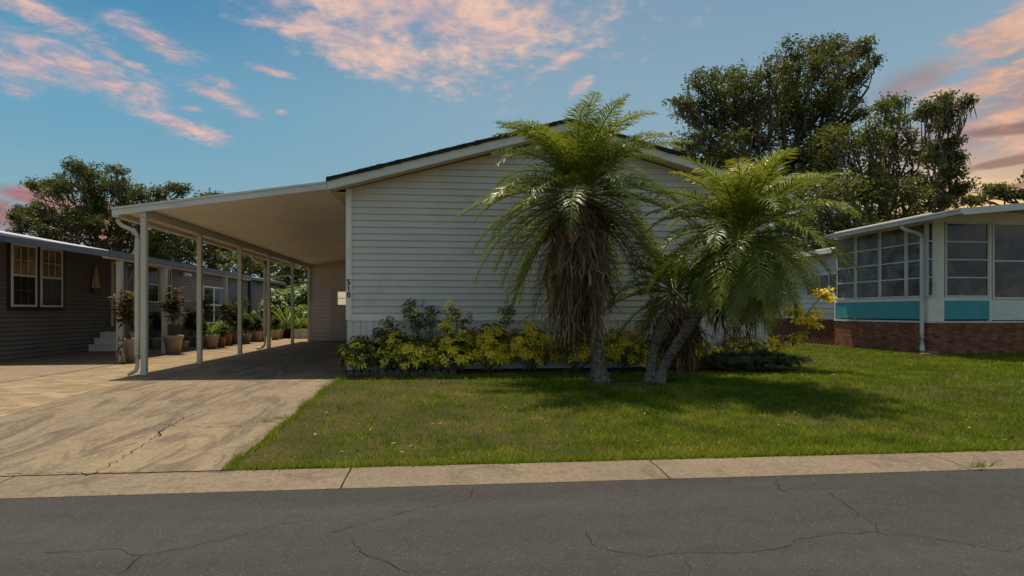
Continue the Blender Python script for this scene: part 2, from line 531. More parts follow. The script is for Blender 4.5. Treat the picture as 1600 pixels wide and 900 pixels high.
# mauve and apricot banks on the right
rt = union([blob(1650, 150, 300, 170, 0), blob(1480, 215, 190, 55, 6), blob(1420, 130, 130, 40, 12)])
col = layer(col, rt, soft, 2.4, -.1, .8, .78, L(142, 128, 134), L(176, 146, 140), soft)
rs = union([blob(1590, 45, 180, 45, 14), blob(1560, 130, 150, 34, 14), blob(1500, 165, 90, 14, 10), blob(1470, 145, 60, 14, 10), blob(1600, 175, 110, 22, 6), blob(1640, 215, 160, 28, 3)])
col = layer(col, rs, fib, 3.8, -.1, 1.0, .82, L(196, 152, 136), L(240, 190, 156), soft)
dk = union([blob(1580, 252, 120, 9, 5), blob(1600, 200, 150, 12, -3), blob(1575, 292, 80, 6, 3)])
col = layer(col, dk, soft, 2.2, 0, .6, .7, L(110, 90, 92), L(150, 104, 92), soft)
# bright cloud added out of view, high and behind the viewer, to lift the shade
fill_cloud = t.m('MULTIPLY', t.ramp(t.noise(LAY, 1.1, 6, .6), .48, .68), t.m('MULTIPLY', t.ramp(y, .1, -.2), t.ramp(el, 1.05, .8)))
col = t.mix(t.m('MULTIPLY', fill_cloud, .85), col, [8.5, 7.2, 5.6])
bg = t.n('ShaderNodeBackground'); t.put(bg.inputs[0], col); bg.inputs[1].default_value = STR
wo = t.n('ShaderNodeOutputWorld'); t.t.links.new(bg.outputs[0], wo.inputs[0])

sl = bpy.data.lights.new('sun', 'SUN'); sl.energy = 5.0; sl.angle = math.radians(.6); sl.color = (1.0, .87, .66)
so = bpy.data.objects.new('sun', sl); COL.objects.link(so)
so.rotation_euler = SUN_D.to_track_quat('-Z', 'Y').to_euler(); so.location = (-6, 12, 40)

cam = bpy.data.cameras.new('camera'); co = bpy.data.objects.new('camera', cam); COL.objects.link(co); S.camera = co
co.location = (0, 0, CZ); co.rotation_euler = (PI / 2, 0, -TH)
cam.lens = F / 1600 * 36; cam.sensor_width = 36; cam.shift_y = (HY - 450) / 1600; cam.clip_end = 2000; cam.clip_start = .05

S.view_settings.view_transform = 'Standard'; S.view_settings.look = 'None'
S.view_settings.exposure = 0.1; S.view_settings.gamma = 1.0
S.cycles.max_bounces = 7; S.cycles.diffuse_bounces = 4; S.cycles.transparent_max_bounces = 8
S.cycles.glossy_bounces = 2; S.cycles.transmission_bounces = 3
S.cycles.use_denoising = True
S.cycles.denoiser = 'OPENIMAGEDENOISE'; S.cycles.denoising_input_passes = 'RGB_ALBEDO_NORMAL'; S.cycles.denoising_prefilter = 'NONE'
S.cycles.sample_clamp_indirect = 6

# ------------------------------------------------------------------ ground
def strip(name, x0, x1, y0, y1, dz, mat, n=28, edge=0.0):
    b = MB()
    ys = np.linspace(y0, y1, n)
    vs, fs = [], []
    for i, yy in enumerate(ys):
        e = (random.random() - .5) * edge
        vs += [(x0 - e, yy, g(yy) + dz), (x1 + e, yy, g(yy) + dz)]
        if i: fs.append((2 * i - 2, 2 * i - 1, 2 * i + 1, 2 * i))
    b.add(vs, fs)
    return tag(b.build(name, mat), kind='structure')


# one sheet to the horizon, following the rise from the road
b = MB()
ys = [-600, -9, 5.385, 5.395] + list(np.linspace(5.45, 11, 14)) + [30, 900]
vs, fs = [], []
for i, yy in enumerate(ys):
    zz = -.12 if yy < 5.39 else g(yy) - .006
    vs += [(-900, yy, zz), (900, yy, zz)]
    if i: fs.append((2 * i - 2, 2 * i - 1, 2 * i + 1, 2 * i))
b.add(vs, fs)
tag(b.build('ground', M['lawn_soil']), kind='structure')

road = MB(); road.box(-120, 120, -7, 4.86, -.1, 0.0)
road = tag(road.build('road', M['asphalt']), kind='structure')
DX0, DX1 = -5.42, -1.95
strip('driveway', DX0, DX1, 5.415, 25.2, 0.004, M['concrete_drive'], 60)
strip('paver_path', -7.5, DX0 - .012, 7.75, 31, 0.002, M['paver'], 60)
strip('neighbour_driveway', -16, -7.515, 5.415, 34, 0.006, M['concrete_old'], 50)
k = MB()
jx = [-30, -22, -14, -8.6, -3.6, -.86, 1.83, 4.58, 7.3, 10.0, 14, 22, 40]
for a, c in zip(jx[:-1], jx[1:]):
    y0, y1 = 4.862, 5.40
    rise = .018 if a < -1 else .045
    pts = [(a + .006, y0, -.08), (a + .006, y1, -.08), (a + .006, y1, .032), (a + .006, y0 + .22, .012 + rise * .3), (a + .006, y0, .006)]
    k.prism(pts, (c - a - .012, 0, 0))
tag(k.build('kerb', M['concrete_kerb'], bevel=.006), kind='structure')
# dirt in the joint below the kerb
k = MB(); k.box(-40, 40, 4.87, 5.398, -.09, -.012)
tag(k.build('kerb_bed', M['soil']), kind='structure')


def crack(name, pts, w, dz, mat=None, jit=.02, parent=None):
    """thin dark sheet following the surface; pts are points on the ground"""
    P = [Vector(p) for p in pts]
    res = []
    for a, c in zip(P[:-1], P[1:]):
        n = max(2, int((c - a).length / .05))
        for i in range(n):
            q = a.lerp(c, i / n)
            j = Vector((random.uniform(-jit, jit), random.uniform(-jit, jit), 0))
            q = q + j
            res.append(q)
    res.append(P[-1])
    vs, fs = [], []
    for i, q in enumerate(res):
        tt = (res[min(i + 1, len(res) - 1)] - res[max(i - 1, 0)]); tt.z = 0
        if tt.length < 1e-5: tt = Vector((1, 0, 0))
        tt.normalize(); nn = Vector((-tt.y, tt.x, 0))
        ww = w * random.uniform(.35, 1.2)
        zz = (0.0 if q.y < 4.86 else g(q.y)) + dz
        vs += [(q.x - nn.x * ww, q.y - nn.y * ww, zz), (q.x + nn.x * ww, q.y + nn.y * ww, zz)]
        if i: fs.append((2 * i - 2, 2 * i - 1, 2 * i + 1, 2 * i))
    mb = MB(); mb.add(vs, fs)
    return mb.build(name, mat or M['crack'], parent)


for pl in ([(60, 866), (175, 858), (222, 869), (300, 855), (380, 836), (440, 818), (490, 813)],
           [(222, 869), (205, 885), (185, 898)],
           [(520, 832), (580, 815), (650, 795), (735, 780), (740, 762)],
           [(545, 843), (565, 862), (610, 880), (640, 895)],
           [(915, 832), (925, 850), (970, 864), (1010, 870), (1080, 864), (1150, 864), (1225, 857), (1240, 845), (1310, 834), (1374, 832)],
           [(1374, 832), (1374, 822), (1340, 805), (1325, 790), (1295, 770)],
           [(1374, 834), (1440, 838), (1500, 850), (1570, 862), (1598, 855)],
           [(1212, 752), (1216, 762), (1232, 770)], [(1070, 876), (1080, 890)], [(1105, 884), (1115, 886)]):
    tag(crack('road_crack', [onground(*p) for p in pl], .0022, .004, jit=.016, parent=road), kind='structure')
dr = bpy.data.objects['driveway']
for pl, w in (([(330, 640), (290, 652), (262, 668), (250, 676), (235, 690), (205, 708), (180, 722), (150, 737)], .0045),
              ([(250, 674), (246, 684)], .012), ([(262, 668), (225, 673), (200, 675)], .003),
              ([(10, 742), (90, 740), (160, 741), (250, 739), (365, 737)], .004),
              ([(150, 738), (132, 744)], .01), ([(420, 665), (330, 668), (245, 664)], .004)):
    tag(crack('driveway_crack', [onground(*p) for p in pl], w, .008, jit=.03, parent=dr), kind='structure')
nd = bpy.data.objects['neighbour_driveway']

# planting bed along the house
b = MB(); b.box(-2.1, 7.1, 11.62, 12.4, .1, ZP + .035)
tag(b.build('planting_bed', M['soil']), kind='structure')
b = MB()
n = 40
c0 = onground(985, 601)
vs = [(c0.x, c0.y, g(c0.y) + .012)]
for i in range(n):
    a = 2 * PI * i / n; r = 1 + .25 * math.sin(a * 3) + random.uniform(-.15, .15)
    q = (c0.x + math.cos(a) * .75 * r, c0.y + math.sin(a) * .3 * r)
    vs.append((q[0], q[1], g(q[1]) + .003))
b.add(vs, [(0, 1 + i, 1 + (i + 1) % n) for i in range(n)])
tag(b.build('leaf_litter_patch', M['litter']), kind='structure')


# ------------------------------------------------------------------ grass
def blades(N, xs, ys, hmin, hmax, wscale, tint):
    h = rng.uniform(hmin, hmax, N); a = rng.uniform(0, 2 * PI, N); lean = rng.uniform(.2, 1.2, N) * h
    w = wscale * rng.uniform(.7, 1.4, N)
    zg = np.array([g(v) for v in np.linspace(0, 40, 800)])
    z = np.interp(ys, np.linspace(0, 40, 800), zg)
    la = rng.uniform(0, 2 * PI, N)
    V = np.zeros((N, 3, 3), np.float32)
    V[:, 0] = np.stack([xs - np.cos(a) * w, ys - np.sin(a) * w, z - .005], 1)
    V[:, 1] = np.stack([xs + np.cos(a) * w, ys + np.sin(a) * w, z - .005], 1)
    V[:, 2] = np.stack([xs + np.cos(la) * lean, ys + np.sin(la) * lean, z + h], 1)
    return V.reshape(-1, 3), np.arange(3 * N).reshape(N, 3), tint


def vnoise(xs, ys, cell, seed):
    r_ = np.random.default_rng(seed); G = r_.uniform(0, 1, (256, 256))
    u, v = xs / cell + 40.3, ys / cell + 17.7
    i, j = np.floor(u).astype(int), np.floor(v).astype(int); f_, h_ = u - i, v - j
    f_ = f_ * f_ * (3 - 2 * f_); h_ = h_ * h_ * (3 - 2 * h_)
    q = lambda a, b_: G[a % 256, b_ % 256]
    return (q(i, j) * (1 - f_) + q(i + 1, j) * f_) * (1 - h_) + (q(i, j + 1) * (1 - f_) + q(i + 1, j + 1) * f_) * h_


def lawn_fn():
    N = 480000
    ys = np.exp(rng.uniform(np.log(5.36), np.log(24), N))
    xs = rng.uniform(-2.2, 1, N) + rng.uniform(0, 1, N) * (ys * 1.15 + 2.5)
    en = .03 * np.sin(ys * 5.1) + .03 * np.sin(ys * 13.7 + 1) + .03 * np.sin(ys * 31)
    keep = xs > -1.97 + en * .7 + rng.normal(0, .03, N)
    keep &= ys > 5.40 + .02 * np.sin(xs * 7) + .015 * np.sin(xs * 19) + rng.normal(0, .012, N)
    keep &= ~((ys > 11.5) & (xs < 7.15) & (xs > -3))
    keep &= ~((xs > 13.3) & (ys > 15.6))
    keep &= ~((ys > 11.0) & (xs < -1.4))
    # bare and thin patches
    big, mid_, sml = vnoise(xs, ys, 1.6, 1), vnoise(xs, ys, .35, 2), vnoise(xs, ys, .11, 3)
    thin = np.clip((big * .45 + mid_ * .35 + sml * .2 - .53) * 5.5, 0, .95)
    keep &= rng.uniform(0, 1, N) > thin * .75
    keep &= rng.uniform(0, 1, N) < .25 + .9 * sml
    clump = .45 + .75 * sml + .5 * mid_ - .25 * thin
    dry = np.clip((vnoise(xs, ys, 1.1, 4) * .5 + vnoise(xs, ys, .3, 5) * .5 - .52) * 4, 0, 1)
    keep &= ~((((xs - c0.x) / .8) ** 2 + ((ys - c0.y) / .3) ** 2 < 1) & (rng.uniform(0, 1, N) < .75))
    xs, ys, clump, dry = xs[keep], ys[keep], clump[keep], dry[keep]; n_ = len(xs)
    edge = np.clip((6.1 - ys) / .7, 0, 1)
    tint = np.clip(rng.beta(1.4, 3.6, n_) + dry * .28 + (vnoise(xs, ys, .2, 8) - .5) * .55 + (vnoise(xs, ys, .7, 9) - .5) * .3 + edge * .38 * rng.uniform(0, 1.4, n_), 0, 1)
    V, Fc, tt = blades(n_, xs, ys, .018 * clump, .055 * clump, .0026 * ys / 6 + .0012, tint)
    # small patch beside the paver path
    N2 = 9000
    x2 = rng.uniform(-7.5, DX0 + .02, N2); y2 = rng.uniform(5.4, 7.72, N2)
    # longer blades hanging over the edges of the drive and the kerb
    N3 = 2500
    y3 = rng.uniform(5.42, 11.3, N3); x3 = -1.96 + np.abs(rng.normal(0, .05, N3)) + .02 * np.sin(y3 * 5.1)
    N4 = 7000
    x4 = rng.uniform(-1.95, 8, N4); y4 = 5.405 + np.abs(rng.normal(0, .035, N4)) + .012 * np.sin(x4 * 9)
    V3, F3, t3 = blades(N3 + N4, np.concatenate([x3, x4]), np.concatenate([y3, y4]), .03, .085, np.full(N3 + N4, .0034), rng.beta(2.2, 2.2, N3 + N4))
    # weeds in the kerb joints and at the drive edge
    wx, wy = [], []
    for (px, py, n_w, sx_, sy_) in ((1532, 729, 60, .05, .01), (432, 655, 70, .08, .02), (415, 660, 60, .05, .02), (520, 590, 160, .12, .05)):
        q = onground(px, py); wx.append(rng.normal(q.x, sx_, n_w)); wy.append(rng.normal(q.y, sy_, n_w))
    x3 = np.concatenate([x3] + wx); y3 = np.concatenate([y3] + wy); N3 = len(x3)
    V3, F3, t3 = blades(N3 + N4, np.concatenate([x3, x4]), np.concatenate([y3, y4]), .025, .08, np.full(N3 + N4, .0034), rng.beta(1.9, 2.4, N3 + N4))
    V2, F2, t2 = blades(N2, x2, y2, .03, .08, np.full(N2, .004), rng.beta(1.5, 4, N2))
    return np.vstack([V, V2, V3]), np.vstack([Fc, F2 + len(V), F3 + len(V) + len(V2)]), np.concatenate([tt, t2, t3])


V, Fc, tt = lawn_fn()
gr_o = npmesh('grass', V, Fc, M['grass'], None, tt)
tag(gr_o, 'short coarse green lawn with dry patches between kerb and house', 'grass', kind='stuff')


# ------------------------------------------------------------------ siding helper
def siding(mb, o, td, nd, z0, z1, ex, tr, lip=.027, gap=.018):
    """boards from z0 to z1; tr(z) gives the range along td"""
    o = Vector(o); td = Vector(td); nd = Vector(nd)
    zz = z0
    while zz < z1 - .01:
        zt = min(zz + ex, z1)
        a0, a1 = tr(zz + gap); b0, b1 = tr(zt)
        if a1 - a0 < .02: break
        P = lambda s, z_, n_: o + td * s + nd * n_ + Vector((0, 0, z_))
        l0, l1 = P(a0, zz + gap, lip), P(a1, zz + gap, lip)
        mb.quad(l0, l1, P(b1, zt, .006), P(b0, zt, .006))
        mb.quad(P(a0, zz + gap, -.004), P(a1, zz + gap, -.004), l1, l0)
        mb.quad(P(a0, zz, 0), P(a1, zz, 0), P(a1, zz + gap, 0), P(a0, zz + gap, 0))
        zz = zt


# ------------------------------------------------------------------ main house
WY, RY = 12.30, 11.85                         # front wall plane, rake plane
XL = at(543, 500, WY).x                       # left corner
eave = at(510, 278, RY); apx = at(890, 183, RY)
RIDGE_X = 2.38
SL = .272
XR = 2 * RIDGE_X - XL
EX_L = eave.x; EX_R = 2 * RIDGE_X - EX_L
ztop = lambda x: eave.z + SL * ((x - EX_L) if x < RIDGE_X else (EX_R - x))     # top of shingles
HB = 26.0
house = thing('mobile_home', (RIDGE_X, WY, ZP), 'pale grey sided mobile home with dark shingle gable roof and white vertical skirting', 'mobile home')
zt0, zt1 = at(600, 501, WY).z, at(600, 490, WY).z       # belly band
ztrim = zt1
wall = MB()


def tr(z_):
    lim = z_ + .24                               # rake hides the boards above
    if lim <= ztop(XL): return XL + .05, XR - .05
    dx = (lim - ztop(XL)) / SL
    return XL + dx, XR - dx


siding(wall, (0, WY, 0), (1, 0, 0), (0, -1, 0), ztrim, ztop(RIDGE_X) - .25, .1325, tr)
wall.box(XL + .01, XR - .01, WY + .002, WY + .1, ZP, ztop(XL) - .2)
wall.prism([(XL + .01, WY + .002, ztop(XL) - .2), (XR - .01, WY + .002, ztop(XL) - .2), (RIDGE_X, WY + .002, ztop(RIDGE_X) - .22)], (0, .1, 0))
siding(wall, (XL, 0, 0), (0, 1, 0), (-1, 0, 0), ztrim, 3.72, .1325, lambda z_: (WY + .03, HB))
siding(wall, (XR, 0, 0), (0, -1, 0), (1, 0, 0), ztrim, 3.72, .1325, lambda z_: (-HB, -WY - .03))
wall.box(XL + .002, XL + .1, WY + .1, HB, ZP, 3.72); wall.box(XR - .1, XR - .002, WY + .1, HB, ZP, 3.72)
wall.build('wall', M['siding'], house)
c = MB(); c.box(XL - .028, XL + .085, WY - .032, WY + .08, zt0 + .01, ztop(XL) - .2)
c.build('corner_trim', M['trim'], house)
c = MB(); c.box(XR - .085, XR + .028, WY - .032, WY + .08, zt0 + .01, ztop(XR) - .2); c.build('corner_trim', M['trim'], house)
c = MB(); c.box(XL + .087, XR - .087, WY - .03, WY + .01, zt0 + .012, zt1 - .012); c.box(XL + .087, XR - .087, WY - .038, WY + .01, zt0, zt0 + .012)
c.build('belly_band', M['trim'], house)
c = MB()                                       # ribbed skirting
xx = XL - .01; i = 0
while xx < XR:
    w = (.085, .035, .085, .05)[i % 4]; d = (.0, .016, .0, .02)[i % 4]
    c.box(xx, min(xx + w, XR) - .0005, WY - .004 - d, WY - .001, ZP - .05, zt0 - .002); xx += w; i += 1
yy = WY + .05; i = 0
while yy < HB:
    w = (.085, .035, .085, .05)[i % 4]; d = (.0, .016, .0, .02)[i % 4]
    c.box(XL - .006 - d, XL, yy, yy + w - .0005, ZP - .05, zt0 - .002); yy += w; i += 1
c.build('skirting', M['skirt'], house)
c = MB()                                       # roof: two shingle slabs
for s in (-1, 1):
    ex = EX_L if s < 0 else EX_R
    e = ztop(ex); r_ = ztop(RIDGE_X)
    c.prism([(ex, RY - .02, e), (RIDGE_X, RY - .02, r_), (RIDGE_X, RY - .02, r_ - .055), (ex, RY - .02, e - .055)], (0, HB + .5 - RY, 0))
    nn = 40                                    # ragged courses along the rake
    for j in range(nn):
        x0 = ex + (RIDGE_X - ex) * j / nn; x1 = ex + (RIDGE_X - ex) * (j + 1) / nn
        q = random.uniform(0, .014)
        c.prism([(x0, RY - .035 - q, ztop(x0) + .004 + q), (x1, RY - .035 - q, ztop(x1) + .004), (x1, RY - .035 - q, ztop(x1) - .06 - q), (x0, RY - .035 - q, ztop(x0) - .06 - q)], (0, .1, 0))
c.build('roof', M['shingle'], house)
for s in (-1, 1):
    ex = EX_L + .02 if s < 0 else EX_R - .02
    c = MB()
    a, r_ = ztop(ex) - .058, ztop(RIDGE_X) - .058
    c.prism([(ex, RY, a), (RIDGE_X, RY, r_), (RIDGE_X, RY, r_ - .17), (ex, RY, a - .17)], (0, .03, 0))
    c.build('rake_board', M['fascia'], house)
    c = MB()                                    # sloping soffit behind the rake
    a, r_ = ztop(ex) - .19, ztop(RIDGE_X) - .19
    c.prism([(ex, RY + .032, a), (RIDGE_X, RY + .032, r_), (RIDGE_X, RY + .032, r_ + .02), (ex, RY + .032, a + .02)], (0, WY - RY - .03, 0))
    c.box(*(sorted((ex + s * .0, (XL if s < 0 else XR)))), WY, HB, ztop(ex) - .2, ztop(ex) - .18)
    c.build('soffit', M['soffit'], house)
    c = MB()
    c.box(ex - .012 if s < 0 else ex - .01, ex + .01 if s < 0 else ex + .012, RY + .032, HB + .4, ztop(ex) - .2, ztop(ex) - .06)
    c.build('eave_board', M['fascia'], house)
# house number, top to bottom
for ch, py in (('5', 441), ('1', 451), ('0', 461)):
    p = at(546, py, WY - .04)
    cu = bpy.data.curves.new('house_number', 'FONT'); cu.body = ch; cu.size = .145; cu.extrude = .005; cu.shear = -.12
    cu.align_x = 'CENTER'; cu.align_y = 'CENTER'; cu.offset = .004
    o = bpy.data.objects.new('house_number', cu); COL.objects.link(o); cu.materials.append(M['black'])
    bpy.context.view_layer.update()
    me = bpy.data.meshes.new_from_object(o.evaluated_get(bpy.context.evaluated_depsgraph_get()))
    bpy.data.objects.remove(o); me.materials.clear()
    o = link_mesh('house_number', me, M['black'])
    o.parent = house; o.rotation_euler = (PI / 2, 0, 0)
    o.location = Vector((XL + .032, WY - .039, p.z)) - house.location
    tag(o, 'black house number digit ' + ch)

# storage room closing the carport
SY = 25.35
shed = thing('storage_room', (-3.9, SY, ZP), 'tan sided storage room wall with plain door at back of carport', 'storage room')
c = MB()
PX = -5.72
siding(c, (0, SY, 0), (1, 0, 0), (0, -1, 0), ZP, 3.8, .16, lambda z_: (PX + .02, XL - .03), lip=.034, gap=.024)
c.box(PX + .02, XL - .03, SY + .002, SY + 3, ZP, 3.3)
c.build('wall', M['tan_siding'], shed)
d0, d1 = at(517, 500, SY), at(560, 500, SY)
dz0, dz1 = ZP + .02, at(517, 448, SY).z
c = MB(); c.box(d0.x, d0.x + .95, SY - .06, SY - .022, dz0, dz1)
door = c.build('door', M['tan_door'], shed, bevel=.004)
c = MB(); c.box(d0.x - .06, d0.x - .002, SY - .07, SY - .022, ZP, dz1 + .06); c.box(d0.x - .002, d0.x + .99, SY - .07, SY - .022, dz1 + .002, dz1 + .06)
c.build('door_frame', M['tan_siding'], shed)
w0 = at(528, 456, SY - .07); w1 = at(545, 476, SY - .07)
c = MB(); zm = (w0.z + w1.z) / 2
c.box(w0.x, w0.x + .5, SY - .075, SY - .062, w1.z, zm - .015); c.box(w0.x, w0.x + .5, SY - .075, SY - .062, zm + .015, w0.z)
c.build('window_pane', M['glass_glow'], door)
c = MB(); c.lathe((d0.x + .88, SY - .085, 1.15), [(.025, -.02), (.03, 0), (.02, .02)], 10); c.build('handle', M['metal_roof'], door)

# ------------------------------------------------------------------ carport
CY0 = RY + .03
cl = at(175, 325, CY0); clb = at(175, 337, CY0); cr = at(511, 284, CY0)
X0c, X1c = cl.x, EX_L - .005
zc = lambda x: cl.z + (cr.z - cl.z) * (x - X0c) / (X1c - X0c)       # top of carport roof
carport = thing('carport', (PX, CY0, ZP), 'open cream metal carport with sloping pan roof on slim square posts', 'carport')
c = MB()
yy = CY0 + .02; pw = .305
while yy < SY + .3:
    y1 = min(yy + pw, SY + .3)
    c.prism([(X0c + .05, yy + .004, zc(X0c) - .085), (X1c, yy + .004, zc(X1c) - .085), (X1c, yy + .004, zc(X1c) - .02), (X0c + .05, yy + .004, zc(X0c) - .02)], (0, y1 - yy - .008, 0))
    c.prism([(X0c + .05, y1 - .004, zc(X0c) - .078), (X1c, y1 - .004, zc(X1c) - .078), (X1c, y1 - .004, zc(X1c) + .0), (X0c + .05, y1 - .004, zc(X0c) + .0)], (0, .008, 0))
    yy = y1
c.build('roof_panel', M['ceiling'], carport)
c = MB(); h = cl.z - clb.z
c.prism([(X0c, CY0 - .012, zc(X0c) - h), (X1c, CY0 - .012, zc(X1c) - h), (X1c, CY0 - .012, zc(X1c) - .035), (X0c, CY0 - .012, zc(X0c) - .035)], (0, .022, 0))
c.prism([(X0c - .01, CY0 - .03, zc(X0c) - .033), (X1c, CY0 - .03, zc(X1c) - .033), (X1c, CY0 - .03, zc(X1c) + .006), (X0c - .01, CY0 - .03, zc(X0c) + .006)], (0, .06, 0))
c.build('fascia', M['fascia'], carport)
c = MB(); c.box(X0c, X0c + .11, CY0 + .012, SY + .3, zc(X0c) - h - .02, zc(X0c) - .03); c.box(X0c - .014, X0c - .001, CY0 + .012, SY + .3, zc(X0c) - .045, zc(X0c) - .01)
c.build('gutter', M['fascia'], carport)
bz1 = zc(PX) - .09; bz0 = bz1 - .13
c = MB(); c.box(PX - .05, PX + .05, CY0 + .03, SY - .03, bz0, bz1); c.box(PX - .065, PX + .065, CY0 + .03, SY - .03, bz0 - .012, bz0 - .001)
c.build('beam', M['post'], carport)
pys = []
for px in (222.5, 312, 375, 420, 457, 485):
    rx, ry = ray(px); pys.append(PX * ry / rx)
pys[0] = CY0 + .09; pys[-1] = SY - .1
for yy in pys:
    c = MB(); c.box(PX - .05, PX + .05, yy - .05, yy + .05, ZP, bz0 - .012)
    c.box(PX - .058, PX + .058, yy - .058, yy + .058, ZP + .006, ZP + .05)
    c.build('post', M['post'], carport, bevel=.008)


def downspout(name, top, px_, py_, zt, zb, out, mat, parent, r=.047):
    """gutter outlet at top, S-bend to the vertical run at (px_,py_), kick-out at the foot"""
    c = MB()
    tx, ty, tz = top
    vx, vy = px_ - tx, py_ - ty
    pts = [(tx, ty, tz), (tx, ty, tz - .05), (tx + vx * .05, ty + vy * .05, tz - .10), (tx + vx * .2, ty + vy * .2, tz - .15), (tx + vx * .55, ty + vy * .55, tz - .2), (tx + vx * .85, ty + vy * .85, tz - .25),
           (px_, py_, tz - .33), (px_, py_, tz - .42)]
    n = 8
    for i in range(1, n): pts.append((px_, py_, tz - .42 + (zb + .16 - tz + .42) * i / n))
    pts += [(px_, py_, zb + .16), (px_ + out[0] * .2, py_ + out[1] * .2, zb + .09), (px_ + out[0] * .6, py_ + out[1] * .6, zb + .055), (px_ + out[0], py_ + out[1], zb + .045)]
    c.tube(pts, r, 12, sq=.8)
    for z_ in (tz - .6, (tz + zb) / 2, zb + .4):
        c.tube([(px_, py_, z_), (px_, py_, z_ + .03)], r + .006, 12, sq=.8)
    return c.build(name, mat, parent, True)


downspout('downspout', (X0c + .07, CY0 + .07, zc(X0c) - h - .02), PX - .115, pys[0] - .02, 3, ZP, (-.12, -.1), M['post'], carport)
downspout('downspout', (X0c + .07, pys[3] - .1, zc(X0c) - h - .02), PX - .115, pys[3] - .02, 3, ZP, (-.2, -.15), M['post'], carport)

# ------------------------------------------------------------------ neighbour house on the left
NX = -10.9
PE = -8.0
lh = thing('neighbour_house', (NX, 20, ZP), 'brown grey sided home with cream windows under its own porch roof left of carport', 'house')
Yof = lambda px: atX(px, 487, NX).y
c = MB()
siding(c, (NX, 0, 0), (0, 1, 0), (1, 0, 0), ZP, 3.25, .115, lambda z_: (11.0, 40), lip=.034, gap=.024)
siding(c, (0, 11.0, 0), (-1, 0, 0), (0, -1, 0), ZP, 3.25, .115, lambda z_: (-NX, -NX + 8))
c.box(NX - 8, NX - .002, 11.002, 40, ZP, 3.25)
lwall = c.build('wall', M['grey_siding'], lh)
c = MB()
c.prism([(NX + .3, 10.6, 3.22), (NX + .3, 10.6, 3.28), (NX - 4, 10.6, 4.1), (NX - 8.3, 10.6, 3.28), (NX - 8.3, 10.6, 3.22), (NX - 4, 10.6, 4.04)], (0, 29.8, 0))
c.build('roof', M['metal_roof'], lh)
c = MB(); c.box(NX + .28, NX + .33, 10.6, 40.4, 3.12, 3.27); c.build('eave_board', M['slate'], lh)


def window(parent, y0, y1, z0, z1, sash=True, frame=M['white'], gl=M['glass_dark'], xw=NX, upper=None, bars=(2, 1)):
    """double hung window in a wall facing +x, centred between y0 and y1"""
    x0, x1 = xw + .022, xw + .055
    c = MB()
    t_ = .05
    c.box(x0, x1, y0, y1, z0, z0 + t_); c.box(x0, x1, y0, y1, z1 - t_, z1)
    c.box(x0, x1, y0, y0 + t_, z0 + t_, z1 - t_); c.box(x0, x1, y1 - t_, y1, z0 + t_, z1 - t_)
    zm = (z0 + z1) / 2
    c.box(x0, x1 + .006, y0 + t_, y1 - t_, zm - .025, zm + .025)
    w = c.build('window', frame, parent)
    for (a, b_, gg) in ((z0 + t_, zm - .025, gl), (zm + .025, z1 - t_, upper or gl)):
        p = MB(); p.box(x0 - .012, x0 + .014, y0 + t_, y1 - t_, a, b_); p.build('pane', gg, w)
        mt = MB()
        for i in range(1, bars[0] + 1):
            ym = y0 + t_ + (y1 - y0 - 2 * t_) * i / (bars[0] + 1)
            mt.box(x0 + .016, x0 + .024, ym - .006, ym + .006, a, b_)
        zq = (a + b_) / 2
        mt.box(x0 + .017, x0 + .023, y0 + t_, y1 - t_, zq - .006, zq + .006)
        mt.build('muntin', M['grey_siding'] if gg is M['glass_dark'] else M['trim'], w)
    return w


zw0, zw1 = atX(55, 479.5, NX).z, atX(55, 385.5, NX).z
ys = [Yof(p) for p in (10, 14.5, 54, 60.5, 94.5, 98)]
c = MB(); c.box(NX + .019, NX + .035, ys[0] - .02, ys[5] + .03, zw0 - .11, min(zw1 + .12, 3.22)); c.build('window_surround', M['black'], lh)
window(lh, ys[1], ys[2], zw0, zw1, upper=M['glass_curtain'], xw=NX + .014)
window(lh, ys[3], ys[4], zw0, zw1, upper=M['glass_curtain'], xw=NX + .014)
dz = ZP + .72
y0, y1 = Yof(172), Yof(207)
c = MB(); c.box(NX + .02, NX + .06, y0 + .09, y1 - .09, dz + .02, dz + 2.02); dd = c.build('door', M['maroon'], lh)
c = MB(); c.lathe((NX + .08, y1 - .17, dz + 1.0), [(.02, -.02), (.03, 0), (.02, .02)], 10); c.build('handle', M['metal_roof'], dd)
c = MB(); c.box(NX + .02, NX + .075, y0, y0 + .085, dz, dz + 2.1); c.box(NX + .02, NX + .075, y1 - .085, y1, dz, dz + 2.1); c.box(NX + .02, NX + .075, y0 + .085, y1 - .085, dz + 2.025, dz + 2.1)
c.build('door_frame', M['white'], lh)
zz0, zz1 = atX(246, 473, NX).z, min(3.1, atX(246, 417, NX).z)
a, b_ = Yof(226), Yof(266); mid = (a + b_) / 2
window(lh, a, mid - .04, zz0, zz1); window(lh, mid + .04, b_, zz0, zz1)
a, b_ = Yof(316), Yof(348)
z1_ = atX(330, 448, NX).z; z0_ = atX(330, 505, NX).z
window(lh, a, (a + b_) / 2 - .02, z0_, z1_, bars=(1, 1)); window(lh, (a + b_) / 2 + .02, b_, z0_, z1_, bars=(1, 1))
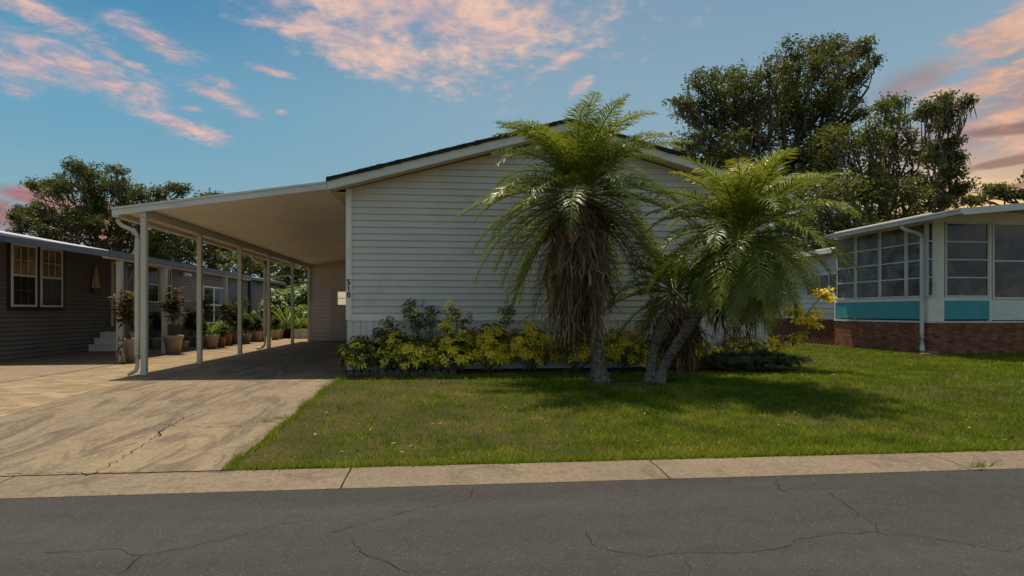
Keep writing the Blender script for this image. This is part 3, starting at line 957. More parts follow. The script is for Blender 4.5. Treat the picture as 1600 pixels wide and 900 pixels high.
# landing, steps, railing
LY0 = y0 - .35
c = MB(); c.box(NX + .03, NX + 1.3, LY0, Yof(250), ZP, dz - .02); c.build('landing', M['concrete_old'], lh)
c = MB()
for i in range(3):
    c.box(NX + .05, NX + 1.25, LY0 - .3 * (3 - i), LY0 - .3 * (2 - i) - .002, ZP, ZP + (i + 1) * .18)
    c.box(NX + .04, NX + 1.28, LY0 - .3 * (3 - i) - .03, LY0 - .3 * (2 - i) - .004, ZP + (i + 1) * .18 + .001, ZP + (i + 1) * .18 + .03)
c.build('steps', M['white'], lh)
c = MB(); rx_ = NX + 1.24; yq = LY0 + 1.25
for yy in (LY0 + 1.25, (LY0 + 1.25 + Yof(250)) / 2, Yof(250)): c.box(rx_ - .045, rx_ + .045, yy - .045, yy + .045, dz - .02, dz + .98)
c.box(rx_ - .03, rx_ + .03, yq, Yof(250), dz + .85, dz + .91); c.box(rx_ - .02, rx_ + .02, yq, Yof(250), dz + .06, dz + .1)
while yq < Yof(250): c.box(rx_ - .015, rx_ + .015, yq - .015, yq + .015, dz + .1, dz + .85); yq += .115
c.build('railing', M['white'], lh)
c = MB(); yb = Yof(389); c.box(NX + .02, NX + .12, yb - .15, yb + .15, ZP + .1, 3.1); c.build('dark_downspout', M['black'], lh)

# its porch roof
PY0 = 15.1
fl = at(0, 377, PY0); fr = at(171, 401.5, PY0)
zpr = lambda x: fr.z + (fl.z - fr.z) * (x - PE) / (fl.x - PE)          # bottom of front fascia
PY1 = atX(394, 440, PE).y
porch = thing('porch_roof', (PE, PY0, ZP), 'low porch roof with slate blue fascia and cream posts on brown grey house', 'porch roof')
xw = NX + .03
c = MB(); c.prism([(xw, PY0 + .02, zpr(xw) + .03), (PE - .04, PY0 + .02, zpr(PE) + .03), (PE - .04, PY0 + .02, zpr(PE) + .12), (xw, PY0 + .02, zpr(xw) + .12)], (0, PY1 - PY0 - .04, 0))
c.build('roof_panel', M['ceiling'], porch)
c = MB(); c.prism([(xw, PY0 - .01, zpr(xw)), (PE, PY0 - .01, zpr(PE)), (PE, PY0 - .01, zpr(PE) + .15), (xw, PY0 - .01, zpr(xw) + .15)], (0, .025, 0))
c.box(PE - .025, PE, PY0 + .016, PY1, zpr(PE) + .02, zpr(PE) + .17)
c.build('fascia', M['slate'], porch)
c = MB(); c.box(PE - .16, PE - .03, PY0 + .02, PY1 - .02, zpr(PE) - .025, zpr(PE) + .027); c.build('beam', M['post'], porch)
pX = PE - .1
for px in (187, 257, 352):
    yy = atX(px, 487, pX).y
    c = MB(); c.box(pX - .06, pX + .06, yy - .06, yy + .06, ZP, zpr(PE) - .027); c.build('post', M['post'], porch, bevel=.006)
yy = atX(195, 487, pX - .25).y
c = MB(); c.box(pX - .31, pX - .2, yy - .05, yy + .05, ZP, zpr(PE) - .02); c.build('grey_post', M['slate'], porch)
p0 = Vector((pX - .25, yy, 2.1)); p1 = Vector((pX - .25, yy + .55, zpr(PE) - .02))
c = MB(); c.tube([p0, p1], .075, 4); c.build('brace', M['slate'], porch)

# sailing boat ornament
a = atX(141, 457, NX + .05); b2 = atX(158, 457, NX + .05); ztp = atX(148, 415, NX + .05).z
sb = thing('sailboat_ornament', (NX + .03, (a.y + b2.y) / 2, a.z), 'cream sailed wooden sailboat ornament on the brown grey wall', 'wall ornament')
L_ = b2.y - a.y; ym = (a.y + b2.y) / 2
c = MB(); c.prism([(NX + .025, a.y + .02, a.z + .12), (NX + .025, a.y + .1, a.z), (NX + .025, b2.y - .08, a.z), (NX + .025, b2.y, a.z + .13), (NX + .025, ym, a.z + .09)], (.06, 0, 0)); c.build('hull', M['boat_wood'], sb)
c = MB(); c.tube([(NX + .055, ym - .06, a.z + .1), (NX + .055, ym - .06, ztp)], .012, 6); c.tube([(NX + .055, a.y + .03, a.z + .14), (NX + .055, ym - .08, ztp - .1)], .01, 5); c.build('mast', M['boat_wood'], sb)
for q0, q1, q2, q3 in (((ym - .045, a.z + .14), (b2.y - .05, a.z + .16), (ym + .02, ztp - .02), (ym - .045, ztp - .02)), ((a.y + .07, a.z + .16), (ym - .08, a.z + .14), (ym - .08, ztp - .12), (ym - .1, ztp - .1))):
    c = MB(); c.prism([(NX + .04, *q0), (NX + .04, *q1), (NX + .04, *q2), (NX + .04, *q3)], (.02, 0, 0)); c.build('sail', M['sail'], sb)
# wall lamp
p = atX(288, 427, NX + .1)
wl = thing('wall_lamp', (NX + .02, p.y, p.z), 'white twin headed flood lamp on the dark wall under porch roof', 'wall lamp')
c = MB(); c.lathe((NX + .06, p.y, p.z - .03), [(.07, 0), (.08, .03), (.05, .07)], 12); c.build('lamp_base', M['lamp'], wl, True)
for s in (-1, 1):
    c = MB(); c.tube([(NX + .08, p.y + s * .05, p.z), (NX + .14, p.y + s * .14, p.z - .01), (NX + .2, p.y + s * .22, p.z - .06), (NX + .22, p.y + s * .25, p.z - .1)], [.03, .04, .08, .085], 10); c.build('lamp_head', M['lamp'], wl, True)

# ------------------------------------------------------------------ neighbour sunroom on the right
QX, QY = 13.5, 15.75
rh = thing('sunroom_house', (QX, QY, ZP), 'sunroom house with teal panels, brick base and louvred windows right of the lawn', 'house')
zb = at(1540, 503, QY).z; zt_a, zt_b = at(1540, 500, QY).z, at(1540, 470, QY).z
zwb, zwt = at(1540, 464.5, QY).z, at(1540, 348, QY).z
YR = atX(1304, 487, QX).y                       # rear end of the sunroom side wall
c = MB(); c.box(QX, QX + 9, QY, YR, .05, zb - .03)
c.build('brick_base', M['brick'], rh)
c = MB(); c.box(QX - .03, QX + 9, QY - .03, YR + .0, zb - .028, zb + .03); c.build('sill', M['gutter'], rh)
# teal panels
c = MB(); c.box(QX - .002, QX + .05, QY + .16, YR - .02, zt_a + .02, zt_b); c.build('teal_panel', M['teal'], rh)
xq = lambda px: at(px, 487, QY).x
c = MB(); c.box(xq(1475), xq(1545.5), QY - .002, QY + .05, zt_a + .02, zt_b); c.build('teal_panel', M['teal'], rh)
c = MB(); c.box(xq(1549), xq(1549) + 1.3, QY - .004, QY + .05, zt_a + .0, zwb - .06); c.build('white_panel', M['white'], rh)
c = MB(); c.box(xq(1549) + 1.4, QX + 9, QY - .004, QY + .05, zt_a, zwb - .06); c.build('teal_panel', M['teal'], rh)
# posts and rails of the wall frame
c = MB()
c.box(QX - .012, QX + .1, QY - .012, QY + .15, zb + .03, zwt + .25)
c.box(QX + .102, xq(1475) - .002, QY - .012, QY + .1, zb + .03, zwt + .25)
c.box(QX - .012, QX + .1, QY + .152, YR, zt_b + .002, zwb - .002)
c.box(QX - .012, QX + .1, QY + .152, YR, zwt + .002, zwt + .25)
c.box(QX - .012, QX + .1, YR - .06, YR, zb + .03, zt_b)
c.box(xq(1475), QX + 9, QY - .012, QY + .1, zwt + .002, zwt + .3)
c.box(xq(1475), xq(1545.5), QY - .012, QY + .1, zt_b + .002, zwb - .002)
c.box(xq(1545.5) + .002, xq(1549) - .002, QY - .012, QY + .1, zb + .03, zwt)
c.build('wall_frame', M['trim'], rh)
c = MB(); c.box(QX + .3, QX + 9, QY + .4, YR - .1, zb + .05, zwt + .3); c.build('inner_wall', M['tan_siding'], rh)
sy = [atX(px, 487, QX).y for px in (1308, 1338, 1376, 1417, 1461)]


def awning(parent, along, lo, hi, z0, z1, n, gl, frame):
    """louvred window; along 'y' faces -x at QX, along 'x' faces -y at QY"""
    t_ = .05
    def bx(mb, a0, a1, zz0, zz1, d0, d1):
        if along == 'y': mb.box(QX + d0, QX + d1, a0, a1, zz0, zz1)
        else: mb.box(a0, a1, QY + d0, QY + d1, zz0, zz1)
    c = MB()
    bx(c, lo, lo + t_, z0, z1, -.03, .05); bx(c, hi - t_, hi, z0, z1, -.03, .05)
    bx(c, lo + t_, hi - t_, z0, z0 + t_, -.03, .05); bx(c, lo + t_, hi - t_, z1 - t_, z1, -.03, .05)
    hh = (z1 - z0 - 2 * t_) / n
    for i in range(1, n): bx(c, lo + t_, hi - t_, z0 + t_ + hh * i - .018, z0 + t_ + hh * i + .018, -.034, .05)
    w = c.build('window', frame, parent)
    for i in range(n):
        p = MB(); bx(p, lo + t_, hi - t_, z0 + t_ + hh * i + (.018 if i else 0), z0 + t_ + hh * (i + 1) - (.018 if i < n - 1 else 0), -.004, .02)
        p.build('pane', gl, w)


for i in range(4): awning(rh, 'y', sy[i + 1] + .012, sy[i] - .012, zwb, zwt, 4, M['glass_blind'], M['gutter'])
awning(rh, 'x', xq(1475) + .02, xq(1545.5) - .02, zwb, zwt, 4, M['glass_front'], M['gutter'])
awning(rh, 'x', xq(1549) + .02, xq(1549) + 1.3, zwb - .05, zwt, 2, M['glass_front'], M['white'])
for i in range(3): awning(rh, 'x', xq(1549) + 1.42 + 1.5 * i, xq(1549) + 2.9 + 1.5 * i, zwb, zwt, 4, M['glass_front'], M['gutter'])
# roof
c1 = atX(1500, 325, QX - .75)
EYX, EYY, EYZ = QX - .75, c1.y, c1.z
rs_ = .10
c = MB(); c.prism([(EYX + .02, EYY + .02, EYZ - .05), (EYX + .02, EYY + .02, EYZ - .01), (QX + 9.5, EYY + .02, EYZ - .01 + rs_ * (QX + 9.5 - EYX)), (QX + 9.5, EYY + .02, EYZ - .05 + rs_ * (QX + 9.5 - EYX))], (0, YR - EYY - .04, 0))
c.build('roof', M['gutter'], rh)
c = MB(); c.prism([(EYX + .1, EYY, EYZ - .17), (EYX + .1, EYY, EYZ), (QX + 9.5, EYY, EYZ + rs_ * (QX + 9.4 - EYX)), (QX + 9.5, EYY, EYZ - .17 + rs_ * (QX + 9.4 - EYX))], (0, .018, 0))
c.build('fascia', M['fascia'], rh)
c = MB()                                        # K-profile gutter along the side eave
pr = [(0, -.14), (0, 0), (-.13, 0), (-.13, -.03), (-.10, -.06), (-.08, -.14)]
c.prism([(EYX + .1 + p_[0], EYY - .02, EYZ + p_[1]) for p_ in pr], (0, YR - EYY, 0)); c.build('gutter', M['gutter'], rh)
dpx = atX(1463, 487, QX - .09)
downspout('downspout', (EYX + .06, QY + .15, EYZ - .13), QX - .1, QY + .12, 3, ZP + .06, (-.18, -.22), M['gutter'], rh, r=.062)
# main body behind
c = MB()
xb = QX + .25
siding(c, (xb, 0, 0), (0, -1, 0), (-1, 0, 0), zb, 3.55, .2, lambda z_: (-34, -YR))
c.box(xb + .002, QX + 9, YR + .002, 34, zb, 3.6)
c.build('wall', M['siding'], rh)
c = MB(); c.prism([(xb - .35, YR, 3.5), (xb - .35, YR, 3.62), (QX + 5, YR, 4.55), (QX + 9.3, YR, 3.62), (QX + 9.3, YR, 3.5), (QX + 5, YR, 4.4)], (0, 34 - YR, 0)); c.build('roof', M['metal_roof'], rh)
c = MB(); c.box(xb - .37, xb - .34, YR, 34, 3.48, 3.64); c.build('eave_board', M['white'], rh)
# pierced brick screen below it
c = MB(); zz = ZP; r_ = 0
while zz < zb - .05:
    yy = YR + .02 + (0 if r_ % 2 else .1)
    while yy < 30:
        c.box(xb - .03, xb + .06, yy, yy + .11, zz, zz + .068); yy += .2
    zz += .0705; r_ += 1
c.build('pierced_brick_skirt', M['brick_plain'], rh)
c = MB(); c.box(xb + .12, xb + .14, YR + .02, 33, ZP, zb); c.build('skirt_shade_sheet', M['black'], rh)  # black sheet in place of the shade behind the open brickwork
ya, yb_ = atX(1300, 487, xb).y, atX(1266, 487, xb).y
c = MB(); c.box(xb - .04, xb - .022, YR + .06, yb_, atX(1280, 460, xb).z, atX(1280, 428, xb).z)
w = c.build('window', M['white'], rh)
c = MB(); zlo, zhi = atX(1280, 457, xb).z, atX(1280, 431, xb).z
n = 3
for i in range(n):
    a0 = YR + .1 + (yb_ - YR - .14) * i / n; c.box(xb - .048, xb - .042, a0, a0 + (yb_ - YR - .14) / n - .06, zlo, zhi)
c.build('pane', M['glass_blind'], w)
# splash block under the downspout
sp_o = onground(1452, 551)
sbk = MB(); qx, qy = QX - .34, QY - .26
sbk.prism([(qx - .22, qy - .16, ZP + .0), (qx + .12, qy - .3, ZP), (qx + .2, qy - .12, ZP), (qx - .14, qy + .02, ZP)], (0, 0, .05))
sbk.prism([(qx + .0, qy - .1, ZP + .051), (qx + .26, qy - .2, ZP + .051), (qx + .32, qy - .04, ZP + .051), (qx + .08, qy + .06, ZP + .051)], (0, 0, .045))
o = sbk.build('splash_block', M['pot_terra'], bevel=.006)
tag(o, 'two stacked flat brown blocks on the lawn under white downspout', 'splash block')


# ------------------------------------------------------------------ foliage tools
def rand_unit(n):
    v = rng.normal(size=(n, 3)); return v / np.linalg.norm(v, axis=1, keepdims=True)


def rhombs(C, A, B):
    """leaf quads: centre C, half axes A (long) and B (short)"""
    n = len(C)
    V = np.stack([C - A, C + B - A * .1, C + A, C - B - A * .1], 1).reshape(-1, 3)
    return V, np.arange(4 * n).reshape(n, 4)


def crown_from(clumps, per_m2, leaf, jitter=.35):
    """clumps: (centre, radius) -> leaf quads in sprays with gaps; also returns spray centres"""
    Vs, Fs, Ts, sprays = [], [], [], []
    nv = 0
    for c_, r_ in clumps:
        ns = max(10, int(per_m2 * r_ ** 2))
        d = rand_unit(ns); rad = r_ * 1.22 * rng.uniform(.1, 1, (ns, 1)) ** .62
        ctr = np.array(c_) + d * rad * np.array([1.05, 1.0, .78])
        sprays.append(ctr)
        tone = rng.uniform(0, 1)
        k_ = 22
        for s in (ctr,):
            n = len(s) * k_
            base = np.repeat(s, k_, 0)
            off = rng.normal(size=(n, 3)) * np.array([1, 1, .6]) * leaf * 1.9
            C = base + off
            A = rand_unit(n); A[:, 2] *= .6
            A = A / np.linalg.norm(A, axis=1, keepdims=True)
            N_ = rand_unit(n) + np.array([0, 0, .7])
            B = np.cross(A, N_); B /= np.linalg.norm(B, axis=1, keepdims=True)
            ln = leaf * rng.uniform(.6, 1.25, (n, 1))
            V, Fq = rhombs(C, A * ln, B * ln * .5)
            Vs.append(V); Fs.append(Fq + nv); nv += len(V)
            st = np.repeat(rng.uniform(0, 1, len(s)), k_)
            Ts.append(np.clip(.25 * tone + .45 * st + .3 * rng.uniform(0, 1, n), 0, 1))
    return np.vstack(Vs), np.vstack(Fs), np.concatenate(Ts), sprays


def limb(mb, a, b_, r0, r1, n=7, wob=.12):
    a, b_ = Vector(a), Vector(b_)
    L_ = (b_ - a).length
    pts, rr = [], []
    for i in range(n):
        t_ = i / (n - 1)
        p = a.lerp(b_, t_)
        if 0 < i < n - 1: p += Vector((random.gauss(0, 1), random.gauss(0, 1), random.gauss(0, .7))) * wob * L_ * .35
        p.z += math.sin(t_ * PI) * L_ * .06
        pts.append(p); rr.append(r0 + (r1 - r0) * t_)
    mb.tube(pts, rr, 7)
    return pts


def moss_strands(points, n, lmin, lmax):
    Vs, Fs, Ts = [], [], []
    nv = 0
    pts = points[rng.integers(0, len(points), n)]
    for p in pts:
        k_ = rng.integers(5, 12)
        L_ = rng.uniform(lmin, lmax)
        for _ in range(k_):
            q = p + rng.normal(size=3) * np.array([.16, .16, .1])
            l_ = L_ * rng.uniform(.4, 1)
            w = rng.uniform(.012, .03); a = rng.uniform(0, PI)
            dx = np.array([math.cos(a) * w, math.sin(a) * w, 0])
            sw = rng.normal(size=3) * np.array([.07, .07, 0])
            V = [q - dx, q + dx, q + sw + dx * .8 + np.array([0, 0, -l_ * .6]), q + sw - dx * .8 + np.array([0, 0, -l_ * .6])]
            V2 = [V[3], V[2], q + sw * 1.6 + dx * .15 + np.array([0, 0, -l_]), q + sw * 1.6 - dx * .15 + np.array([0, 0, -l_])]
            for X in (V, V2):
                Vs += X; Fs.append([nv, nv + 1, nv + 2, nv + 3]); nv += 4; Ts.append(rng.uniform(0, 1))
    return np.array(Vs), np.array(Fs), np.array(Ts)


def oak(name, label, base_px, Y0, spread, clumps_px, mat, leaf=.13, dens=15, trunk_r=.35, fork=.35, moss=0, mlen=(.5, 1.6), group='oak trees behind the houses', lean=None):
    """clumps as (px, py, radius px); each gets its own distance round Y0"""
    cl_ = []
    for px, py, r in clumps_px:
        Y = Y0 + random.uniform(-spread, spread)
        p = at(px, py, Y); d = Y / ray(px)[1]
        cl_.append((p, r * d / F))
    b0 = at(base_px, 487, Y0); b0.z = ZP
    root = thing(name, b0, label, 'tree', group)
    cl_ += [(p + Vector(rand_unit(1)[0]) * r * .75, r * .7) for p, r in list(cl_)]
    zc_ = sum(p.z for p, r in cl_) / len(cl_)
    fk = Vector((b0.x + (lean or 0), b0.y, ZP + (zc_ - ZP) * fork))
    tm = MB()
    limb(tm, b0, fk, trunk_r, trunk_r * .75, 6, .08)
    # main limbs to groups of clumps, then a branch to each
    order = sorted(range(len(cl_)), key=lambda i: math.atan2(cl_[i][0].z - fk.z, cl_[i][0].x - fk.x))
    ng = max(3, len(cl_) // 5)
    for gi in range(ng):
        mem = order[gi * len(order) // ng:(gi + 1) * len(order) // ng]
        if not mem: continue
        c_ = Vector((0, 0, 0))
        for i in mem: c_ += cl_[i][0]
        c_ /= len(mem)
        hub = fk.lerp(c_, .6)
        limb(tm, fk, hub, trunk_r * .55, trunk_r * .3, 7, .16)
        for i in mem:
            p, r = cl_[i]
            pts = limb(tm, hub, p, trunk_r * .24, .03, 7, .16)
            for _ in range(5):
                e = p + Vector(rand_unit(1)[0]) * r * .85
                limb(tm, pts[random.randint(3, 6)], e, .035, .012, 4, .1)
    tm.build('trunk', M['bark'], root, True)
    V, Fc, T, sprays = crown_from(cl_, dens, leaf)
    npmesh('crown', V, Fc, mat, root, T)
    if moss:
        allp = np.vstack(sprays)
        low = allp[rng.permutation(len(allp))[:len(allp) // 2]]
        V, Fc, T = moss_strands(low, moss, *mlen)
        npmesh('hanging_moss', V, Fc, M['moss'], root, T)
    return root


oak('oak_tree', 'tallest dark green oak rising behind the house roof right of the large palm', 1215, 33, 2.2,
    [(1058, 165, 17), (1078, 175, 26), (1098, 140, 28), (1140, 128, 30), (1125, 170, 36), (1168, 140, 30), (1165, 185, 40), (1090, 215, 30), (1130, 225, 38), (1190, 225, 40),
     (1218, 110, 24), (1205, 150, 30), (1240, 95, 28), (1238, 135, 34), (1272, 85, 26), (1300, 75, 20), (1345, 78, 17), (1325, 92, 22), (1290, 110, 30), (1275, 150, 30), (1250, 185, 36), (1225, 200, 34), (1318, 135, 18), (1338, 120, 15),
     (1366, 92, 10), (1300, 165, 20), (1335, 160, 12), (1312, 200, 22), (1275, 220, 34), (1230, 255, 36), (1110, 255, 30), (1165, 270, 36), (1342, 178, 12), (1290, 262, 34), (1068, 235, 24)],
    M['oak_leaf'], .10, 36, .42, .5, moss=150)
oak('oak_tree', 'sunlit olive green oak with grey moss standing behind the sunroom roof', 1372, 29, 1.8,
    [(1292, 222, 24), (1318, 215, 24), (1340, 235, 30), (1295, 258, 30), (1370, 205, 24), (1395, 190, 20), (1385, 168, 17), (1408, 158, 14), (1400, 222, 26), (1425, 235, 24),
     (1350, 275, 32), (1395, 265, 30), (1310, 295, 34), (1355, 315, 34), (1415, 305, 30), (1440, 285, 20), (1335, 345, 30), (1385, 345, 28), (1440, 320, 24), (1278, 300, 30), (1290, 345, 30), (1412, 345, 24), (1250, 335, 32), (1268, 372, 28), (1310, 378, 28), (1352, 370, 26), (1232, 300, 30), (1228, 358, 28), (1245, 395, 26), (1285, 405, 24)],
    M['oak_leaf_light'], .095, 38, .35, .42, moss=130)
oak('oak_tree', 'dark upright oak hung with moss at the right, against the orange sky', 1478, 28, 1.2,
    [(1460, 165, 15), (1478, 158, 12), (1448, 178, 12), (1488, 178, 14), (1508, 163, 9), (1470, 195, 16), (1462, 225, 14), (1480, 245, 15), (1496, 222, 9), (1500, 250, 10), (1488, 275, 16), (1505, 290, 12),
     (1468, 285, 14), (1492, 305, 14), (1475, 320, 14), (1512, 315, 8), (1455, 250, 12)],
    M['oak_leaf'], .09, 56, .17, .55, moss=95, mlen=(.3, .8), lean=-.3)
oak('oak_tree', 'thin outer oak branch with sparse leaves above the sunroom roof at right edge', 1690, 30, .6,
    [(1528, 312, 8), (1545, 300, 9), (1560, 294, 10), (1578, 298, 10), (1590, 304, 7), (1640, 270, 30), (1690, 240, 40), (1720, 280, 40), (1660, 310, 26)],
    M['oak_leaf'], .09, 36, .25, .6)
oak('oak_tree', 'spreading oak with mossy limbs behind the brown grey house at left', 165, 44, 2.5,
    [(122, 265, 17), (140, 272, 20), (100, 283, 18), (72, 290, 14), (50, 288, 9), (88, 300, 18), (155, 290, 22), (178, 268, 12), (182, 290, 15), (130, 305, 24), (60, 330, 16), (35, 328, 12), (22, 335, 7), (45, 345, 14), (80, 345, 18),
     (190, 305, 16), (205, 300, 14), (222, 308, 16), (160, 325, 22), (115, 335, 20), (200, 330, 20), (235, 320, 14), (180, 350, 22), (140, 355, 20), (250, 300, 9), (268, 296, 9), (283, 297, 8), (100, 370, 18), (220, 355, 24), (30, 358, 15), (65, 368, 18), (150, 382, 20), (112, 352, 20), (235, 378, 24), (185, 378, 22), (140, 330, 22)],
    M['oak_leaf'], .10, 46, .3, .3, moss=60, mlen=(.5, 1.4))
oak('oak_tree', 'dense lower oak with pale bare limbs seen between the carport posts', 345, 42, 2.5,
    [(245, 335, 22), (275, 345, 26), (305, 335, 22), (330, 355, 26), (360, 370, 26), (260, 375, 26), (300, 385, 26), (335, 400, 26), (375, 405, 26), (400, 385, 24), (430, 395, 22), (455, 405, 20), (475, 415, 20), (410, 420, 22), (445, 435, 22), (470, 445, 20), (320, 310, 9), (340, 308, 7),
     (240, 395, 22), (280, 412, 22), (430, 460, 22), (480, 470, 20), (455, 480, 20)],
    M['oak_leaf'], .11, 46, .3, .25, moss=0)


# ------------------------------------------------------------------ bushy plants
def bush_mesh(spots, leaf, width, per, droop, tones):
    """rosettes: spots (pos, normal, tone); each carries `per` drooping leaflets"""
    P_ = np.array([s[0] for s in spots]); N_ = np.array([s[1] for s in spots], dtype=float)
    N_ /= np.linalg.norm(N_, axis=1, keepdims=True)
    n = len(P_)
    up = rand_unit(n)
    A = np.cross(N_, up); A /= np.linalg.norm(A, axis=1, keepdims=True)
    B = np.cross(N_, A)
    Vs, Ts = [], []
    for k_ in range(per):
        w = 2 * PI * k_ / per + rng.uniform(-.3, .3, n)
        D = A * np.cos(w)[:, None] + B * np.sin(w)[:, None]
        D = D + N_ * rng.uniform(.05, .7, (n, 1)) + np.array([0, 0, -droop])
        D /= np.linalg.norm(D, axis=1, keepdims=True)
        Sd = np.cross(D, N_); Sd /= (np.linalg.norm(Sd, axis=1, keepdims=True) + 1e-6)
        l_ = leaf * rng.uniform(.65, 1.2, (n, 1))
        c_ = P_ + D * l_ * .15
        m_ = c_ + D * l_ * .55
        tip = c_ + D * l_ + np.array([0, 0, -1]) * l_ * .18
        wv = Sd * l_ * width
        Vs.append(np.stack([c_, m_ + wv, tip, m_ - wv], 1))
        tn = np.array([s[2] for s in spots])
        Ts.append(np.clip(tn + rng.normal(0, tones, n), 0, 1))
    V = np.concatenate(Vs, 0).reshape(-1, 3); T = np.concatenate(Ts)
    return V, np.arange(len(V)).reshape(-1, 4), T


def shrub(name, px0, px1, ytop, Y, yellow, label, n=150, group='yellow and green shrubs along the house', mat='variegated', leaf=.085, depth=.34, stalks=(), cat='shrub', per=8, base=None):
    a, c_ = at(px0 - 4, ytop, Y), at(px1 + 6, ytop, Y)
    cx_, rx_ = (a.x + c_.x) / 2, (c_.x - a.x) / 2
    z0 = g(Y) + .03 if base is None else base
    hh = a.z - z0
    root = thing(name, (cx_, Y, z0), label, cat, group)
    spots = []
    for _ in range(int(n * 2.9)):
        th = random.uniform(0, 2 * PI); ph = random.uniform(-.35, 1)
        rr = random.uniform(.62, 1.05)
        s_ = math.sqrt(max(0, 1 - max(ph, 0) ** 2))
        d = Vector((math.cos(th) * s_, math.sin(th) * s_, ph))
        lump = 1 + .16 * math.sin(th * 3 + px0) + .12 * math.sin(ph * 7 + px1)
        p = Vector((cx_ + d.x * rx_ * rr * lump, Y + d.y * depth * rr * lump, z0 + .05 + hh * (.36 + .6 * d.z * rr * lump)))
        if p.z < z0 + .04: p.z = z0 + random.uniform(.04, .2)
        k_ = (p.z - z0) / max(hh, .1)
        patch = .5 + .5 * math.sin(p.x * 9 + px0) * math.sin(p.z * 11 + 2)
        tone = random.uniform(.6, .85) if random.random() < yellow * (.6 + .9 * patch) else random.uniform(.05, .36)
        spots.append((p, (d.x * .7, d.y * .7 - .15, d.z * .6 + .55), tone))
    stem = MB()
    for i in range(9):
        q = random.choice(spots)[0]
        stem.tube([(cx_ + random.uniform(-.25, .25) * rx_, Y + random.uniform(-.1, .1), z0 - .02), (cx_ * .4 + q.x * .6, Y * .4 + q.y * .6, z0 + (q.z - z0) * .5), q], [.014, .01, .005], 5)
    for (spx, spy, yel) in stalks:
        tp = at(spx, spy, Y - .02)
        ft = Vector((cx_ + (tp.x - cx_) * .5, Y, z0))
        stem.tube([ft, ft.lerp(tp, .5) + Vector((.03, 0, 0)), tp], [.014, .011, .006], 5)
        for _ in range(13):
            p = tp + Vector((random.gauss(0, .085), random.gauss(0, .08), random.gauss(-.05, .085)))
            dd_ = p - tp
            spots.append((p, (dd_.x * 4, dd_.y * 4 - .2, .6), .7 if random.random() < yel else random.uniform(.05, .36)))
        for _ in range(6):
            p = ft.lerp(tp, random.uniform(.45, .9)) + Vector((random.gauss(0, .06), random.gauss(0, .06), 0))
            spots.append((p, (random.gauss(0, .5), random.gauss(0, .5) - .2, .6), random.uniform(.05, .4)))
    V, Fc, T = bush_mesh(spots, leaf, .18, per, .15, .07)
    npmesh('foliage', V, Fc, M[mat], root, T)
    stem.build('stem', M['stem'], root)
    return root


shrub('variegated_shrub', 534, 590, 528, 11.85, .30, 'leftmost green and yellow shrub at the house corner', 130)
shrub('variegated_shrub', 578, 650, 518, 11.95, .30, 'mostly green shrub with a dark upright top right of the corner shrub', 150, stalks=((608, 503, .05), (596, 512, .1), (616, 512, .1)))
shrub('variegated_shrub', 610, 690, 535, 11.75, .50, 'low yellow speckled shrub in front of the two tall stalks', 150)
shrub('tall_stalk_shrub', 635, 690, 530, 12.05, .12, 'leggy dark green shrub with tall stalks against the grey siding', 70, stalks=((638, 470, .0), (646, 484, .15), (672, 482, .05), (676, 495, .1), (652, 498, .2)))
shrub('variegated_shrub', 672, 750, 520, 11.8, .55, 'shrub with one bright yellow cluster and leggy stem under the white band', 150, stalks=((697, 500, .95), (702, 506, .9), (712, 481, .15), (725, 495, .2)))
shrub('variegated_shrub', 728, 800, 512, 11.85, .70, 'bright yellow rounded shrub left of the big palm', 170, stalks=((795, 478, .1), (790, 490, .1), (770, 508, .8)))
shrub('variegated_shrub', 785, 866, 508, 11.9, .68, 'yellow shrub touching the left side of the shaggy palm skirt', 170, stalks=((835, 505, .6),))
shrub('variegated_shrub', 858, 940, 520, 11.95, .5, 'shaded yellow shrub directly behind the big palm trunk', 130)
shrub('variegated_shrub', 935, 1012, 520, 11.9, .65, 'yellow shrub seen between the two palm trunks', 150, stalks=((958, 512, .8),))
shrub('variegated_shrub', 1000, 1062, 530, 12.0, .35, 'shaded green shrub hidden behind the small palm', 90)
shrub('variegated_shrub', 1070, 1130, 535, 11.9, .55, 'yellow tipped shrub under the leaning trunk', 100)
shrub('variegated_shrub', 1040, 1100, 528, 11.75, .6, 'yellow shrub behind the small palm skirt', 120)
shrub('variegated_shrub', 1120, 1195, 528, 12.0, .4, 'dark shrub behind the brown fronds of the leaning palm', 110)
shrub('low_ground_cover', 1085, 1250, 552, 11.55, .05, 'low dark clump of ground cover at the right end of the bed', 260, None, leaf=.08, depth=.35, cat='ground cover', mat='green_leaf')
# leaning shrub at the right end
p0 = at(1185, 553, 11.7); p0.z = ZP
ls = thing('leaning_shrub', p0, 'straggly leaning shrub with bare grey stems and yellow leaf tufts by brick screen', 'shrub')
st = MB(); spots = []
for tip, cnt, mids in (((1284, 462, 11.5), 26, (1235, 520)), ((1266, 490, 11.5), 10, (1230, 525)), ((1262, 505, 11.4), 30, (1225, 535)), ((1240, 490, 11.8), 34, (1215, 530)), ((1208, 541, 11.4), 24, (1195, 548)), ((1245, 530, 11.5), 14, (1220, 540))):
    tp = at(*tip); md = at(mids[0], mids[1], 11.6)
    st.tube([p0, md, tp], [.02, .014, .006], 6)
    for _ in range(cnt):
        p = tp + Vector((random.gauss(0, .11), random.gauss(0, .1), random.gauss(0, .06)))
        spots.append((p, (random.gauss(0, .6), random.gauss(0, .6) - .2, .7), .7 if random.random() < .72 else .3))
V, Fc, T = bush_mesh(spots, .12, .2, 7, .1, .07)
npmesh('foliage', V, Fc, M['variegated'], ls, T); st.build('stem', M['stem'], ls)

